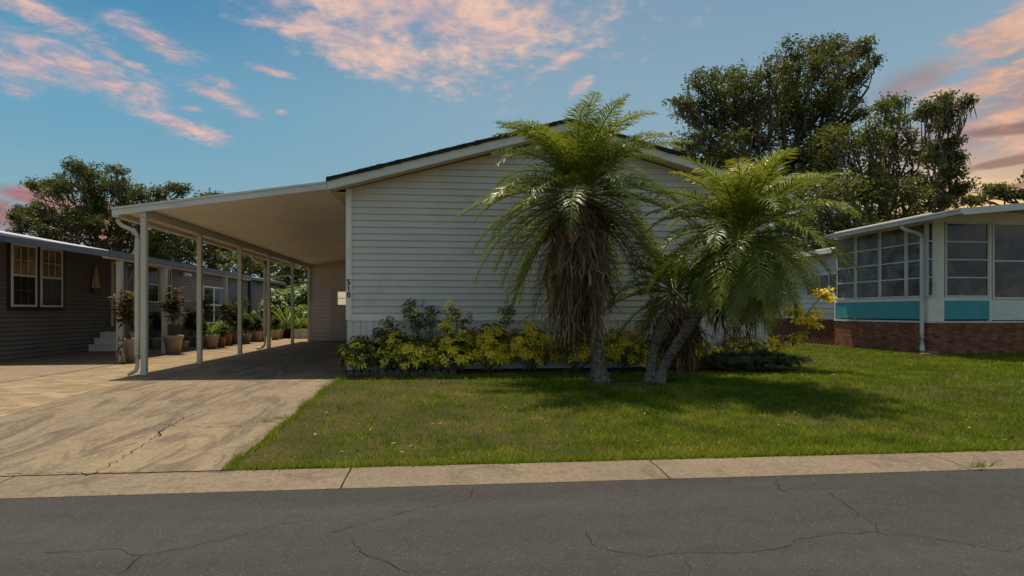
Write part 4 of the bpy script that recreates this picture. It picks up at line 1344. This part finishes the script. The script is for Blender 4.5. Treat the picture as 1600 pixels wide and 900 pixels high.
# edging stones
proto = None
for i in range(15):
    x_ = -2.02 + .148 * i
    if proto is None:
        c = MB()
        n = 9; pts = [(-.07, 0, 0)] + [(-.07 * math.cos(PI * j / n), 0, .05 + .065 * math.sin(PI * j / n)) for j in range(n + 1)] + [(.07, 0, 0)]
        c.prism(pts, (0, .06, 0)); proto = c.build('edging_stone', M['stone'], bevel=.012); o = proto
    else:
        o = proto.copy(); COL.objects.link(o)
    o.location = (x_, 11.56 + random.uniform(-.012, .012), ZP - .01); o.rotation_euler = (random.uniform(-.08, .08), 0, random.uniform(-.1, .1)); o.scale = (1, 1, random.uniform(.9, 1.08))
    tag(o, 'small round topped grey edging stone in the row along the planting bed', 'edging stone', 'edging stones along the planting bed')


# ------------------------------------------------------------------ palms
def frond(base, azm, e0, length, droop, nl, ll, tint, Vs, Fs, Ts, rach, twist=0.0, width=.021, vtilt=.36):
    n = 22
    p = Vector(base); pts = [p.copy()]; dirs = []
    for i in range(n):
        t_ = i / (n - 1)
        e = e0 - droop * (t_ ** 1.45)
        a = azm + twist * t_
        d = Vector((math.cos(a) * math.cos(e), math.sin(a) * math.cos(e), math.sin(e)))
        dirs.append(d); p = p + d * (length / n); pts.append(p.copy())
    dirs.append(dirs[-1])
    rach.tube(pts, [.016 * (1 - .85 * i / n) + .002 for i in range(n + 1)], 5, False)
    for j in range(nl):
        t_ = .13 + .87 * (j + random.uniform(-.2, .2)) / nl
        if t_ > 1: t_ = 1
        i = min(n - 1, int(t_ * n)); f_ = t_ * n - i
        q = pts[i].lerp(pts[i + 1], min(1, max(0, f_))); d = dirs[i]
        side = d.cross(Vector((0, 0, 1)))
        if side.length < .05: side = Vector((math.sin(azm), -math.cos(azm), 0))
        side.normalize(); upv = side.cross(d).normalized()
        prof = math.sin(PI * min(1, (t_ * .86 + .14)) ** .8) ** .55 if t_ < .99 else .4
        l0 = ll * max(.25, prof)
        for s in (-1, 1):
            if random.random() < .06: continue
            fw = .62 + .5 * t_ + random.gauss(0, .13)
            dr = (side * s + d * fw + upv * (vtilt + random.uniform(-.25, .25))).normalized()
            l_ = l0 * random.uniform(.85, 1.1)
            m_ = q + dr * l_ * .5
            dr2 = (dr + Vector((random.gauss(0, .12), random.gauss(0, .12), -.25 - random.uniform(0, .55)))).normalized()
            tp = m_ + dr2 * l_ * .5
            wv = d * (width * .5) * random.uniform(.8, 1.2)
            b0 = len(Vs)
            Vs.extend([q - wv * .6, q + wv * .6, m_ + wv, m_ - wv, tp + wv * .12, tp - wv * .12])
            Fs.append((b0, b0 + 1, b0 + 2, b0 + 3)); Fs.append((b0 + 3, b0 + 2, b0 + 4, b0 + 5))
            tn = tint + random.gauss(0, .04)
            Ts.extend((tn, tn + .02))


def skirt(Vs, Fs, Ts, top, tr_, bot, br_, z_lo, z_hi, n, wmin, wmax, tone):
    """n dead fronds, each a limp bundle of leaflets hanging from the crown"""
    for _ in range(n):
        a = random.uniform(0, 2 * PI)
        ca, sa = math.cos(a), math.sin(a)
        k_ = random.uniform(.3, 1)
        p0 = Vector((top.x + ca * tr_ * .55, top.y + sa * tr_ * .55, top.z + random.uniform(-.35, .05)))
        zb_ = random.uniform(z_lo, z_hi)
        p3 = Vector((bot.x + ca * br_ * k_, bot.y + sa * br_ * k_, zb_))
        out = random.uniform(.02, .26) * (1 + .35 * math.sin(3 * a + 1))
        p1 = p0.lerp(p3, .25) + Vector((ca, sa, 0)) * out + Vector((random.gauss(0, .03), random.gauss(0, .03), 0))
        p2 = p0.lerp(p3, .62) + Vector((ca, sa, 0)) * out * .6 + Vector((random.gauss(0, .05), random.gauss(0, .05), 0))
        ax = [p0, p1, p2, p3]
        tn0 = random.choice(tone) + random.gauss(0, .06)
        L_ = (p3 - p0).length

        def pt(t_):
            f_ = t_ * 3; i = min(2, int(f_)); return ax[i].lerp(ax[i + 1], f_ - i)
        m_ = random.randint(26, 40)
        for j in range(m_):
            t_ = j / m_ * .86
            q = pt(t_) + Vector((random.gauss(0, .012), random.gauss(0, .012), 0))
            l_ = random.uniform(.18, .5) * min(1, L_ / 1.2 + .3)
            sp_ = Vector((random.gauss(0, .085), random.gauss(0, .085), 0)) + Vector((ca, sa, 0)) * random.gauss(.02, .04)
            m1 = q + Vector((0, 0, -l_ * .45)) + sp_
            e_ = q + Vector((0, 0, -l_)) + sp_ * random.uniform(.6, 1.9)
            if e_.z < z_lo * .5 + ZP * .5: e_.z = z_lo * .5 + ZP * .5
            w = random.uniform(wmin, wmax); b_ = random.uniform(0, PI)
            wv = Vector((math.cos(b_), math.sin(b_), random.gauss(0, .2))) * w
            b0 = len(Vs)
            Vs.extend([q - wv * .6, q + wv * .6, m1 + wv, m1 - wv, e_ + wv * .15, e_ - wv * .15])
            Fs += [(b0, b0 + 1, b0 + 2, b0 + 3), (b0 + 3, b0 + 2, b0 + 4, b0 + 5)]
            tn = max(0, min(1, tn0 + random.gauss(0, .09))); Ts += [tn, tn]
        b_ = random.uniform(0, PI); wv = Vector((math.cos(b_), math.sin(b_), 0)) * random.uniform(.012, .022)
        b0 = len(Vs)
        Vs.extend([p0 - wv, p0 + wv, p1 + wv, p1 - wv, p2 + wv * .7, p2 - wv * .7, p3 + wv * .2, p3 - wv * .2])
        Fs += [(b0, b0 + 1, b0 + 2, b0 + 3), (b0 + 3, b0 + 2, b0 + 4, b0 + 5), (b0 + 5, b0 + 4, b0 + 6, b0 + 7)]
        Ts += [max(0, min(1, tn0 + .1))] * 3


def trunk_mesh(pts, r):
    """ringed palm trunk with leaf scar stubs"""
    c = MB()
    P_ = []
    for a, b_ in zip(pts[:-1], pts[1:]):
        for i in range(8): P_.append(Vector(a).lerp(Vector(b_), i / 8))
    P_.append(Vector(pts[-1]))
    for _ in range(6): P_ = [P_[0]] + [(P_[i - 1] + P_[i] * 2 + P_[i + 1]) / 4 for i in range(1, len(P_) - 1)] + [P_[-1]]
    n = len(P_)
    rr = [(r * (1.0 + .75 * max(0, 1 - i / 6) ** 1.6)) * (1 + .07 * (i % 2)) * random.uniform(.94, 1.06) for i in range(n)]
    c.tube(P_, rr, 14)
    for i in range(1, n - 1):
        for k_ in range(7):
            a = 2 * PI * (k_ + .5 * (i % 2)) / 7 + random.uniform(-.2, .2)
            d = Vector((math.cos(a), math.sin(a), 0))
            q = P_[i] + d * rr[i] * .86 + Vector((0, 0, random.uniform(-.015, .015)))
            c.tube([q, q + d * rr[i] * random.uniform(.16, .34) + Vector((0, 0, .02))], [.022, .01], 5)
    return c


def palm(label, trunk_pts, r, crown, n_fronds, length, ll, skirt_spec, seed, emin=-1.0, tint_bias=0.0, nl=46, bare=False, short=1.0, n_dry=6, azoff=0, group='palms on the front lawn'):
    random.seed(seed)
    root = thing('palm_tree', Vector(trunk_pts[0]), label, 'palm', group)
    trunk_mesh(trunk_pts, r).build('trunk', M['palm_bark'], root, True)
    Vs, Fs, Ts = [], [], []
    rach = MB()
    cr_ = Vector(crown)
    ga = PI * (3 - math.sqrt(5))
    for i in range(n_fronds):
        t_ = i / (n_fronds - 1)                 # 0 youngest, 1 oldest
        e0 = 1.45 - (1.45 - emin) * t_ ** .9 + random.gauss(0, .08)
        a = azoff + ga * i + random.gauss(0, .15)
        l_ = length * (.90 + .13 * min(1, t_ * 2.0)) * random.uniform(.9, 1.08)
        dr = (random.uniform(.85, 1.45) if t_ < .3 else random.uniform(1.2, 1.8) * (1.0 - .35 * t_))
        if e0 - dr < -1.5: dr = e0 + 1.5
        if bare and t_ > .5 and math.sin(a) < -.45 and random.random() < .92: continue
        if bare and t_ > .62 and math.sin(a) < -.1 and random.random() < .5: continue
        if bare and t_ > .45 and abs(math.cos(a)) > .6: l_ *= 1.1; dr *= .8
        tn = .16 + tint_bias + random.uniform(-.1, .2) + (.12 if t_ < .15 else 0) + (.34 * random.random() if t_ > .55 else 0) + (.35 if t_ > .7 and random.random() < .22 else 0)
        if t_ > .6: l_ *= short
        bp = cr_ + Vector((math.cos(a), math.sin(a), 0)) * .06 + Vector((0, 0, .18 * (1 - t_)))
        frond(bp, a, e0, l_, dr, nl, ll, tn, Vs, Fs, Ts, rach, random.gauss(0, .18))
    cro = npmesh('crown', np.array([tuple(v) for v in Vs]), np.array(Fs), M['palm_leaf'], root, np.array(Ts))
    rach.build('frond_stems', M['palm_stem'], cro)
    sv, sf, st_ = [], [], []
    for (n, top, tr_, bot, br_, z_lo, z_hi, w0, w1, tone) in skirt_spec:
        skirt(sv, sf, st_, Vector(top), tr_, Vector(bot), br_, z_lo, z_hi, n, w0, w1, tone)
    for i in range(n_dry):
        a = 2 * PI * (i + random.uniform(-.3, .3)) / n_dry
        vs_, fs_, ts_ = [], [], []
        frond(cr_ + Vector((math.cos(a) * .1, math.sin(a) * .1, -.12)), a, random.uniform(-.75, -.15), length * random.uniform(.55, .85), random.uniform(.7, 1.2), 34, .26, random.uniform(.15, .8), vs_, fs_, ts_, MB(), random.gauss(0, .4), .014, -.1)
        b_ = len(sv); sv += vs_; sf += [tuple(q + b_ for q in f_) for f_ in fs_]; st_ += [max(0, min(1, q)) for q in ts_]
    if sv: npmesh('dead_frond_skirt', np.array([tuple(v) for v in sv]), np.array(sf), M['palm_dead'], root, np.array(st_))
    return root


M['palm_stem'] = paint('palm_frond_stem', (.16, .17, .03), .5, .2, 8)

b1 = onground(938, 597)
pc = at(906, 312, 10.0)
tp = [(b1.x, b1.y, ZP - .05), tuple(at(934, 555, 10.05)), tuple(at(926, 480, 10.05)), tuple(at(912, 390, 10.0)), tuple(at(907, 322, 10.0))]
sk = [(58, at(907, 335, 10.0), .34, at(902, 500, 9.95), .44, at(900, 556, 10).z, at(900, 470, 10).z, .006, .014, (.2, .4, .5, .7, .85)),
      (30, at(907, 325, 10.0), .36, at(905, 470, 9.95), .42, at(900, 490, 10).z, at(900, 410, 10).z, .006, .014, (.3, .5, .75)),
      (16, at(895, 360, 10.0), .34, at(877, 560, 10.1), .2, ZP + .03, at(900, 540, 10).z, .006, .013, (.0, .1, .2)),
      (26, at(907, 312, 10.0), .3, at(907, 380, 10.0), .36, at(900, 385, 10).z, at(900, 350, 10).z, .012, .022, (.0, .05, .15))]
palm('largest palm, its trunk hidden by a shaggy brown skirt of dead fronds', tp, .115, pc, 100, 1.95, .40, sk, 3, emin=-1.05, nl=60, bare=True, n_dry=8)

b2_ = onground(1018, 598)
pc2 = at(1054, 462, 10.5)
tp2 = [(b2_.x, b2_.y, ZP - .05), tuple(at(1019, 560, 10.1)), tuple(at(1028, 520, 10.25)), tuple(at(1052, 472, 10.5))]
sk2 = [(26, at(1054, 475, 10.35), .16, at(1060, 560, 10.35), .3, ZP + .08, at(1060, 520, 10.3).z, .005, .014, (.0, .1, .25, .5))]
palm('shortest palm, standing upright between the two taller ones', tp2, .085, pc2, 40, 1.3, .32, sk2, 8, emin=-.8, nl=46, bare=True)

b3 = onground(1028, 600)
pc3 = at(1160, 378, 9.2)
tp3 = [(b3.x, b3.y, ZP - .05), tuple(at(1036, 572, 10.0)), tuple(at(1064, 528, 9.9)), tuple(at(1103, 477, 9.6)), tuple(at(1138, 428, 9.35)), tuple(at(1159, 380, 9.2))]
sk3 = [(22, at(1160, 392, 9.2), .2, at(1155, 520, 9.3), .42, at(1160, 550, 9.3).z, at(1160, 480, 9.3).z, .005, .014, (.1, .3, .5)),
       (14, at(1160, 376, 9.2), .16, at(1160, 420, 9.2), .22, at(1160, 425, 9.2).z, at(1160, 395, 9.2).z, .012, .022, (.2, .5, .7))]
palm('lime green palm on a bare trunk leaning to the right', tp3, .08, pc3, 92, 1.78, .40, sk3, 21, emin=-1.25, tint_bias=.09, nl=56, short=.78)

random.seed(99)


# ------------------------------------------------------------------ pots
def pot(mb, x_, y_, r, h, z0=None):
    z0 = ZP + .008 if z0 is None else z0
    mb.lathe((x_, y_, z0), [(r * .68, 0), (r * .95, h * .82), (r * 1.06, h * .84), (r * 1.06, h), (r * .92, h), (r * .88, h * .9), (.01, h * .9)], 20)


def blade_plant(c_, n, length, width, tone, spread=1.0, z=0):
    Vs, Fs, Ts = [], [], []
    for _ in range(n):
        a = random.uniform(0, 2 * PI); e = random.uniform(.35, 1.45)
        l_ = length * random.uniform(.6, 1.1)
        p = Vector(c_); prev = None
        sd = Vector((-math.sin(a), math.cos(a), 0))
        tn = random.choice(tone) + random.gauss(0, .08)
        for i in range(5):
            t_ = i / 4
            w = width * (1 - t_ ** 2) * (.5 + 1.2 * t_ if t_ < .4 else 1)
            b0 = len(Vs); Vs += [tuple(p - sd * w), tuple(p + sd * w)]
            if i: Fs.append((b0 - 2, b0 - 1, b0 + 1, b0)); Ts.append(tn)
            ee = e - 1.1 * spread * t_
            p = p + Vector((math.cos(a) * math.cos(ee), math.sin(a) * math.cos(ee), math.sin(ee))) * (l_ / 4)
    return Vs, Fs, Ts


def potted(px, py, r, h, potmat, style, ph, label, mat='green_leaf', seed=0, px_top=None):
    random.seed(1000 + seed)
    p = onground(px, py)
    root = thing('potted_plant', (p.x, p.y, ZP + .008), label, 'potted plant', 'potted plants along the paver path')
    mb = MB(); pot(mb, p.x, p.y, r, h); mb.build('pot', M[potmat], root, True)
    top = Vector((p.x, p.y, ZP + h * .92))
    if style == 'blade':
        Vs, Fs, Ts = blade_plant(top, 46, ph, r * .11, (.3, .5, .7))
        npmesh('foliage', np.array(Vs), np.array(Fs), M[mat], root, np.array(Ts))
    else:
        spots = []; st = MB()
        nst = 7 if style == 'cane' else 11
        for i in range(nst):
            a = random.uniform(0, 2 * PI)
            hh = ph * random.uniform(.45, 1.05); sp_ = (.28 if style == 'cane' else .42) * ph * .6
            e = top + Vector((math.cos(a) * sp_ * random.uniform(.2, 1), math.sin(a) * sp_ * random.uniform(.2, 1), hh))
            m_ = top.lerp(e, .5) + Vector((0, 0, .06))
            st.tube([top + Vector((random.uniform(-.4, .4) * r, random.uniform(-.4, .4) * r, -.03)), m_, e], [.013, .01, .006], 5)
            for _ in range(5 if style == 'cane' else 9):
                q = m_.lerp(e, random.uniform(.55, 1.05) if style == 'cane' else random.uniform(-.3, 1.05)) + Vector((random.gauss(0, .05), random.gauss(0, .05), random.gauss(0, .04)))
                spots.append((q, (random.gauss(0, .4), random.gauss(0, .4), 1), random.uniform(0, 1)))
        V, Fc, T = bush_mesh(spots, .2 if style == 'cane' else .14, .17, 7, .2, .1)
        npmesh('foliage', V, Fc, M[mat], root, T); st.build('stem', M['stem'], root)
    return root


potted(201, 566, .20, .55, 'pot_grey', 'cane', 1.15, 'orange leaved croton in a large grey pot beside the front porch post', 'croton_leaf', 1)
potted(271, 553, .25, .52, 'pot_beige', 'cane', 1.35, 'tall red brown croton in the wide beige pot by second porch post', 'croton_leaf', 2)
potted(286, 548, .17, .30, 'pot_beige', 'blade', .55, 'spiky green plant in a small bowl pot right of the beige croton pot', 'green_leaf', 3)
potted(246, 545, .2, .35, 'pot_grey', 'bushy', .9, 'dark green bush in a pot in front of the white railing', 'green_leaf', 4)
potted(314, 542, .24, .38, 'pot_beige', 'bushy', .5, 'low leafy plant in a broad beige bowl behind second carport post', 'green_leaf', 5)
potted(331, 545, .22, .46, 'pot_beige', 'blade', .85, 'leafy green plant in a tall beige tapered pot between second and third carport posts', 'lime_leaf', 6)
potted(346, 543, .15, .36, 'pot_terra', 'bushy', .45, 'small terracotta pot of mixed leaves left of third carport post', 'green_leaf', 7)
potted(355, 540, .17, .42, 'pot_terra', 'cane', 1.0, 'terracotta pot with thin upright canes left of third carport post', 'croton_leaf', 8)
potted(366, 538, .18, .48, 'pot_terra', 'bushy', 1.2, 'tall bushy plant in terracotta pot just behind third carport post', 'green_leaf', 9)
potted(384, 537, .2, .36, 'pot_grey', 'bushy', .9, 'dark bushy plant in grey pot right of third carport post', 'green_leaf', 10)
potted(402, 534, .2, .42, 'pot_beige', 'bushy', .55, 'low green plant in beige pot against the far grey wall', 'green_leaf', 11)
potted(410, 533, .18, .40, 'pot_terra', 'blade', .6, 'grassy plant in terracotta pot left of the second downspout', 'green_leaf', 12)
potted(430, 531, .2, .42, 'pot_beige', 'bushy', .6, 'green plant in beige pot right of fourth carport post', 'green_leaf', 13)
potted(437, 529, .18, .40, 'pot_beige', 'blade', .6, 'narrow leaved plant in beige pot left of the dark red pot', 'lime_leaf', 14)
potted(447, 528, .36, .42, 'pot_red', 'blade', 1.9, 'tall lime green grass in a wide dark red pot', 'lime_leaf', 15)
potted(298, 541, .2, .36, 'pot_grey', 'bushy', 1.0, 'dark bushy plant in grey pot just left of second carport post', 'green_leaf', 16)
potted(322, 536, .2, .40, 'pot_grey', 'cane', 1.3, 'thin stemmed tall plant standing behind the leafy tapered pot', 'green_leaf', 17)
potted(376, 535, .18, .40, 'pot_terra', 'cane', 1.5, 'tall green caned plant rising behind third carport post', 'lime_leaf', 18)
potted(393, 534, .2, .4, 'pot_beige', 'bushy', .7, 'bushy plant in beige pot between third and fourth carport posts', 'green_leaf', 19)
for i, (px, lab) in enumerate(((465, 'left white square planter with yellow green plants at end of path'), (480, 'right white square planter with yellow green plants at end of path'))):
    random.seed(70 + i)
    p = onground(px, 528.5)
    root = thing('planter_box', (p.x, p.y, ZP + .008), lab, 'planter', 'white planters at the end of the path')
    c = MB(); w = .23; z0 = ZP + .008
    c.prism([(p.x - w * .9, p.y - w * .9, z0), (p.x + w * .9, p.y - w * .9, z0), (p.x + w * .9, p.y + w * .9, z0), (p.x - w * .9, p.y + w * .9, z0)], (0, 0, .36))
    c.box(p.x - w, p.x + w, p.y - w, p.y + w, z0 + .361, z0 + .42)
    c.build('pot', M['pot_white'], root, bevel=.01)
    Vs, Fs, Ts = blade_plant((p.x, p.y, z0 + .42), 70, .95, .02, (.4, .6, .8))
    npmesh('foliage', np.array(Vs), np.array(Fs), M['lime_leaf'], root, np.array(Ts))
# bushes beyond the path
random.seed(5)
shrub('garden_bush', 415, 450, 455, 31.5, .3, 'lime green garden bush behind the dark red pot', 300, 'garden bushes beyond the carport', 'lime_leaf', .3, .9)
shrub('garden_bush', 440, 475, 448, 33.5, .2, 'bright green bush between the last two carport posts', 300, 'garden bushes beyond the carport', 'lime_leaf', .3, .9)
shrub('garden_bush', 465, 500, 446, 32.0, .1, 'mid green bush beside the storage room corner', 300, 'garden bushes beyond the carport', 'lime_leaf', .3, .9)
shrub('garden_bush', 455, 500, 478, 30.0, .6, 'low yellow green bush behind the white planters', 260, 'garden bushes beyond the carport', 'lime_leaf', .22, .7)

# figurine by the post
p = onground(189, 568)
fg = thing('animal_figurine', (p.x, p.y, ZP), 'slim brown and cream animal figurine with pointed ears beside the grey pot', 'figurine')
c = MB(); c.lathe((p.x, p.y, ZP + .008), [(.105, 0), (.115, .03), (.09, .07), (.1, .16), (.085, .28), (.06, .36), (.05, .39), (.065, .43), (.07, .48), (.05, .53), (.02, .55)], 16)
m, t = newmat('painted_figurine')
P = t.pos()
cc_ = t.mix(t.ramp(t.noise(P, 26, 2, .5, .6, scl=(1, 1, .5)), .45, .55), (.035, .018, .010), (.5, .4, .26))
t.out(t.principled(cc_, .45, .4)); M['figurine'] = m
c.build('body', m, fg, True)
for s in (-1, 1):
    c = MB(); c.tube([(p.x + s * .035, p.y, ZP + .53), (p.x + s * .045, p.y, ZP + .6), (p.x + s * .05, p.y, ZP + .66)], [.024, .016, .003], 8); c.build('ear', m, fg, True)
    c = MB(); c.tube([(p.x + s * .05, p.y - .07, ZP + .03), (p.x + s * .045, p.y - .095, ZP + .16), (p.x + s * .05, p.y - .06, ZP + .27)], [.03, .024, .02], 8); c.build('paw', m, fg, True)
c = MB(); c.tube([(p.x, p.y - .05, ZP + .485), (p.x, p.y - .1, ZP + .475)], [.03, .015], 8); c.build('muzzle', M['sail'], fg, True)

# loose dry leaves on the lawn
n = 130
xs = rng.uniform(-1.8, 9, n); ys = rng.uniform(5.5, 11.3, n)
zs = np.array([g(v) for v in ys]) + .035
Cc = np.stack([xs, ys, zs], 1); A = rand_unit(n); A[:, 2] *= .3; B = np.cross(A, np.array([0, 0, 1.0])); B /= np.linalg.norm(B, axis=1, keepdims=True)
s_ = rng.uniform(.012, .035, (n, 1))
V, Fc = rhombs(Cc, A * s_, B * s_ * .45)
o = npmesh('fallen_leaves', V, Fc, M['palm_dead'], None, rng.uniform(.3, 1, n))
tag(o, 'scattered dry brown leaves lying on the front lawn', 'leaves', kind='stuff')
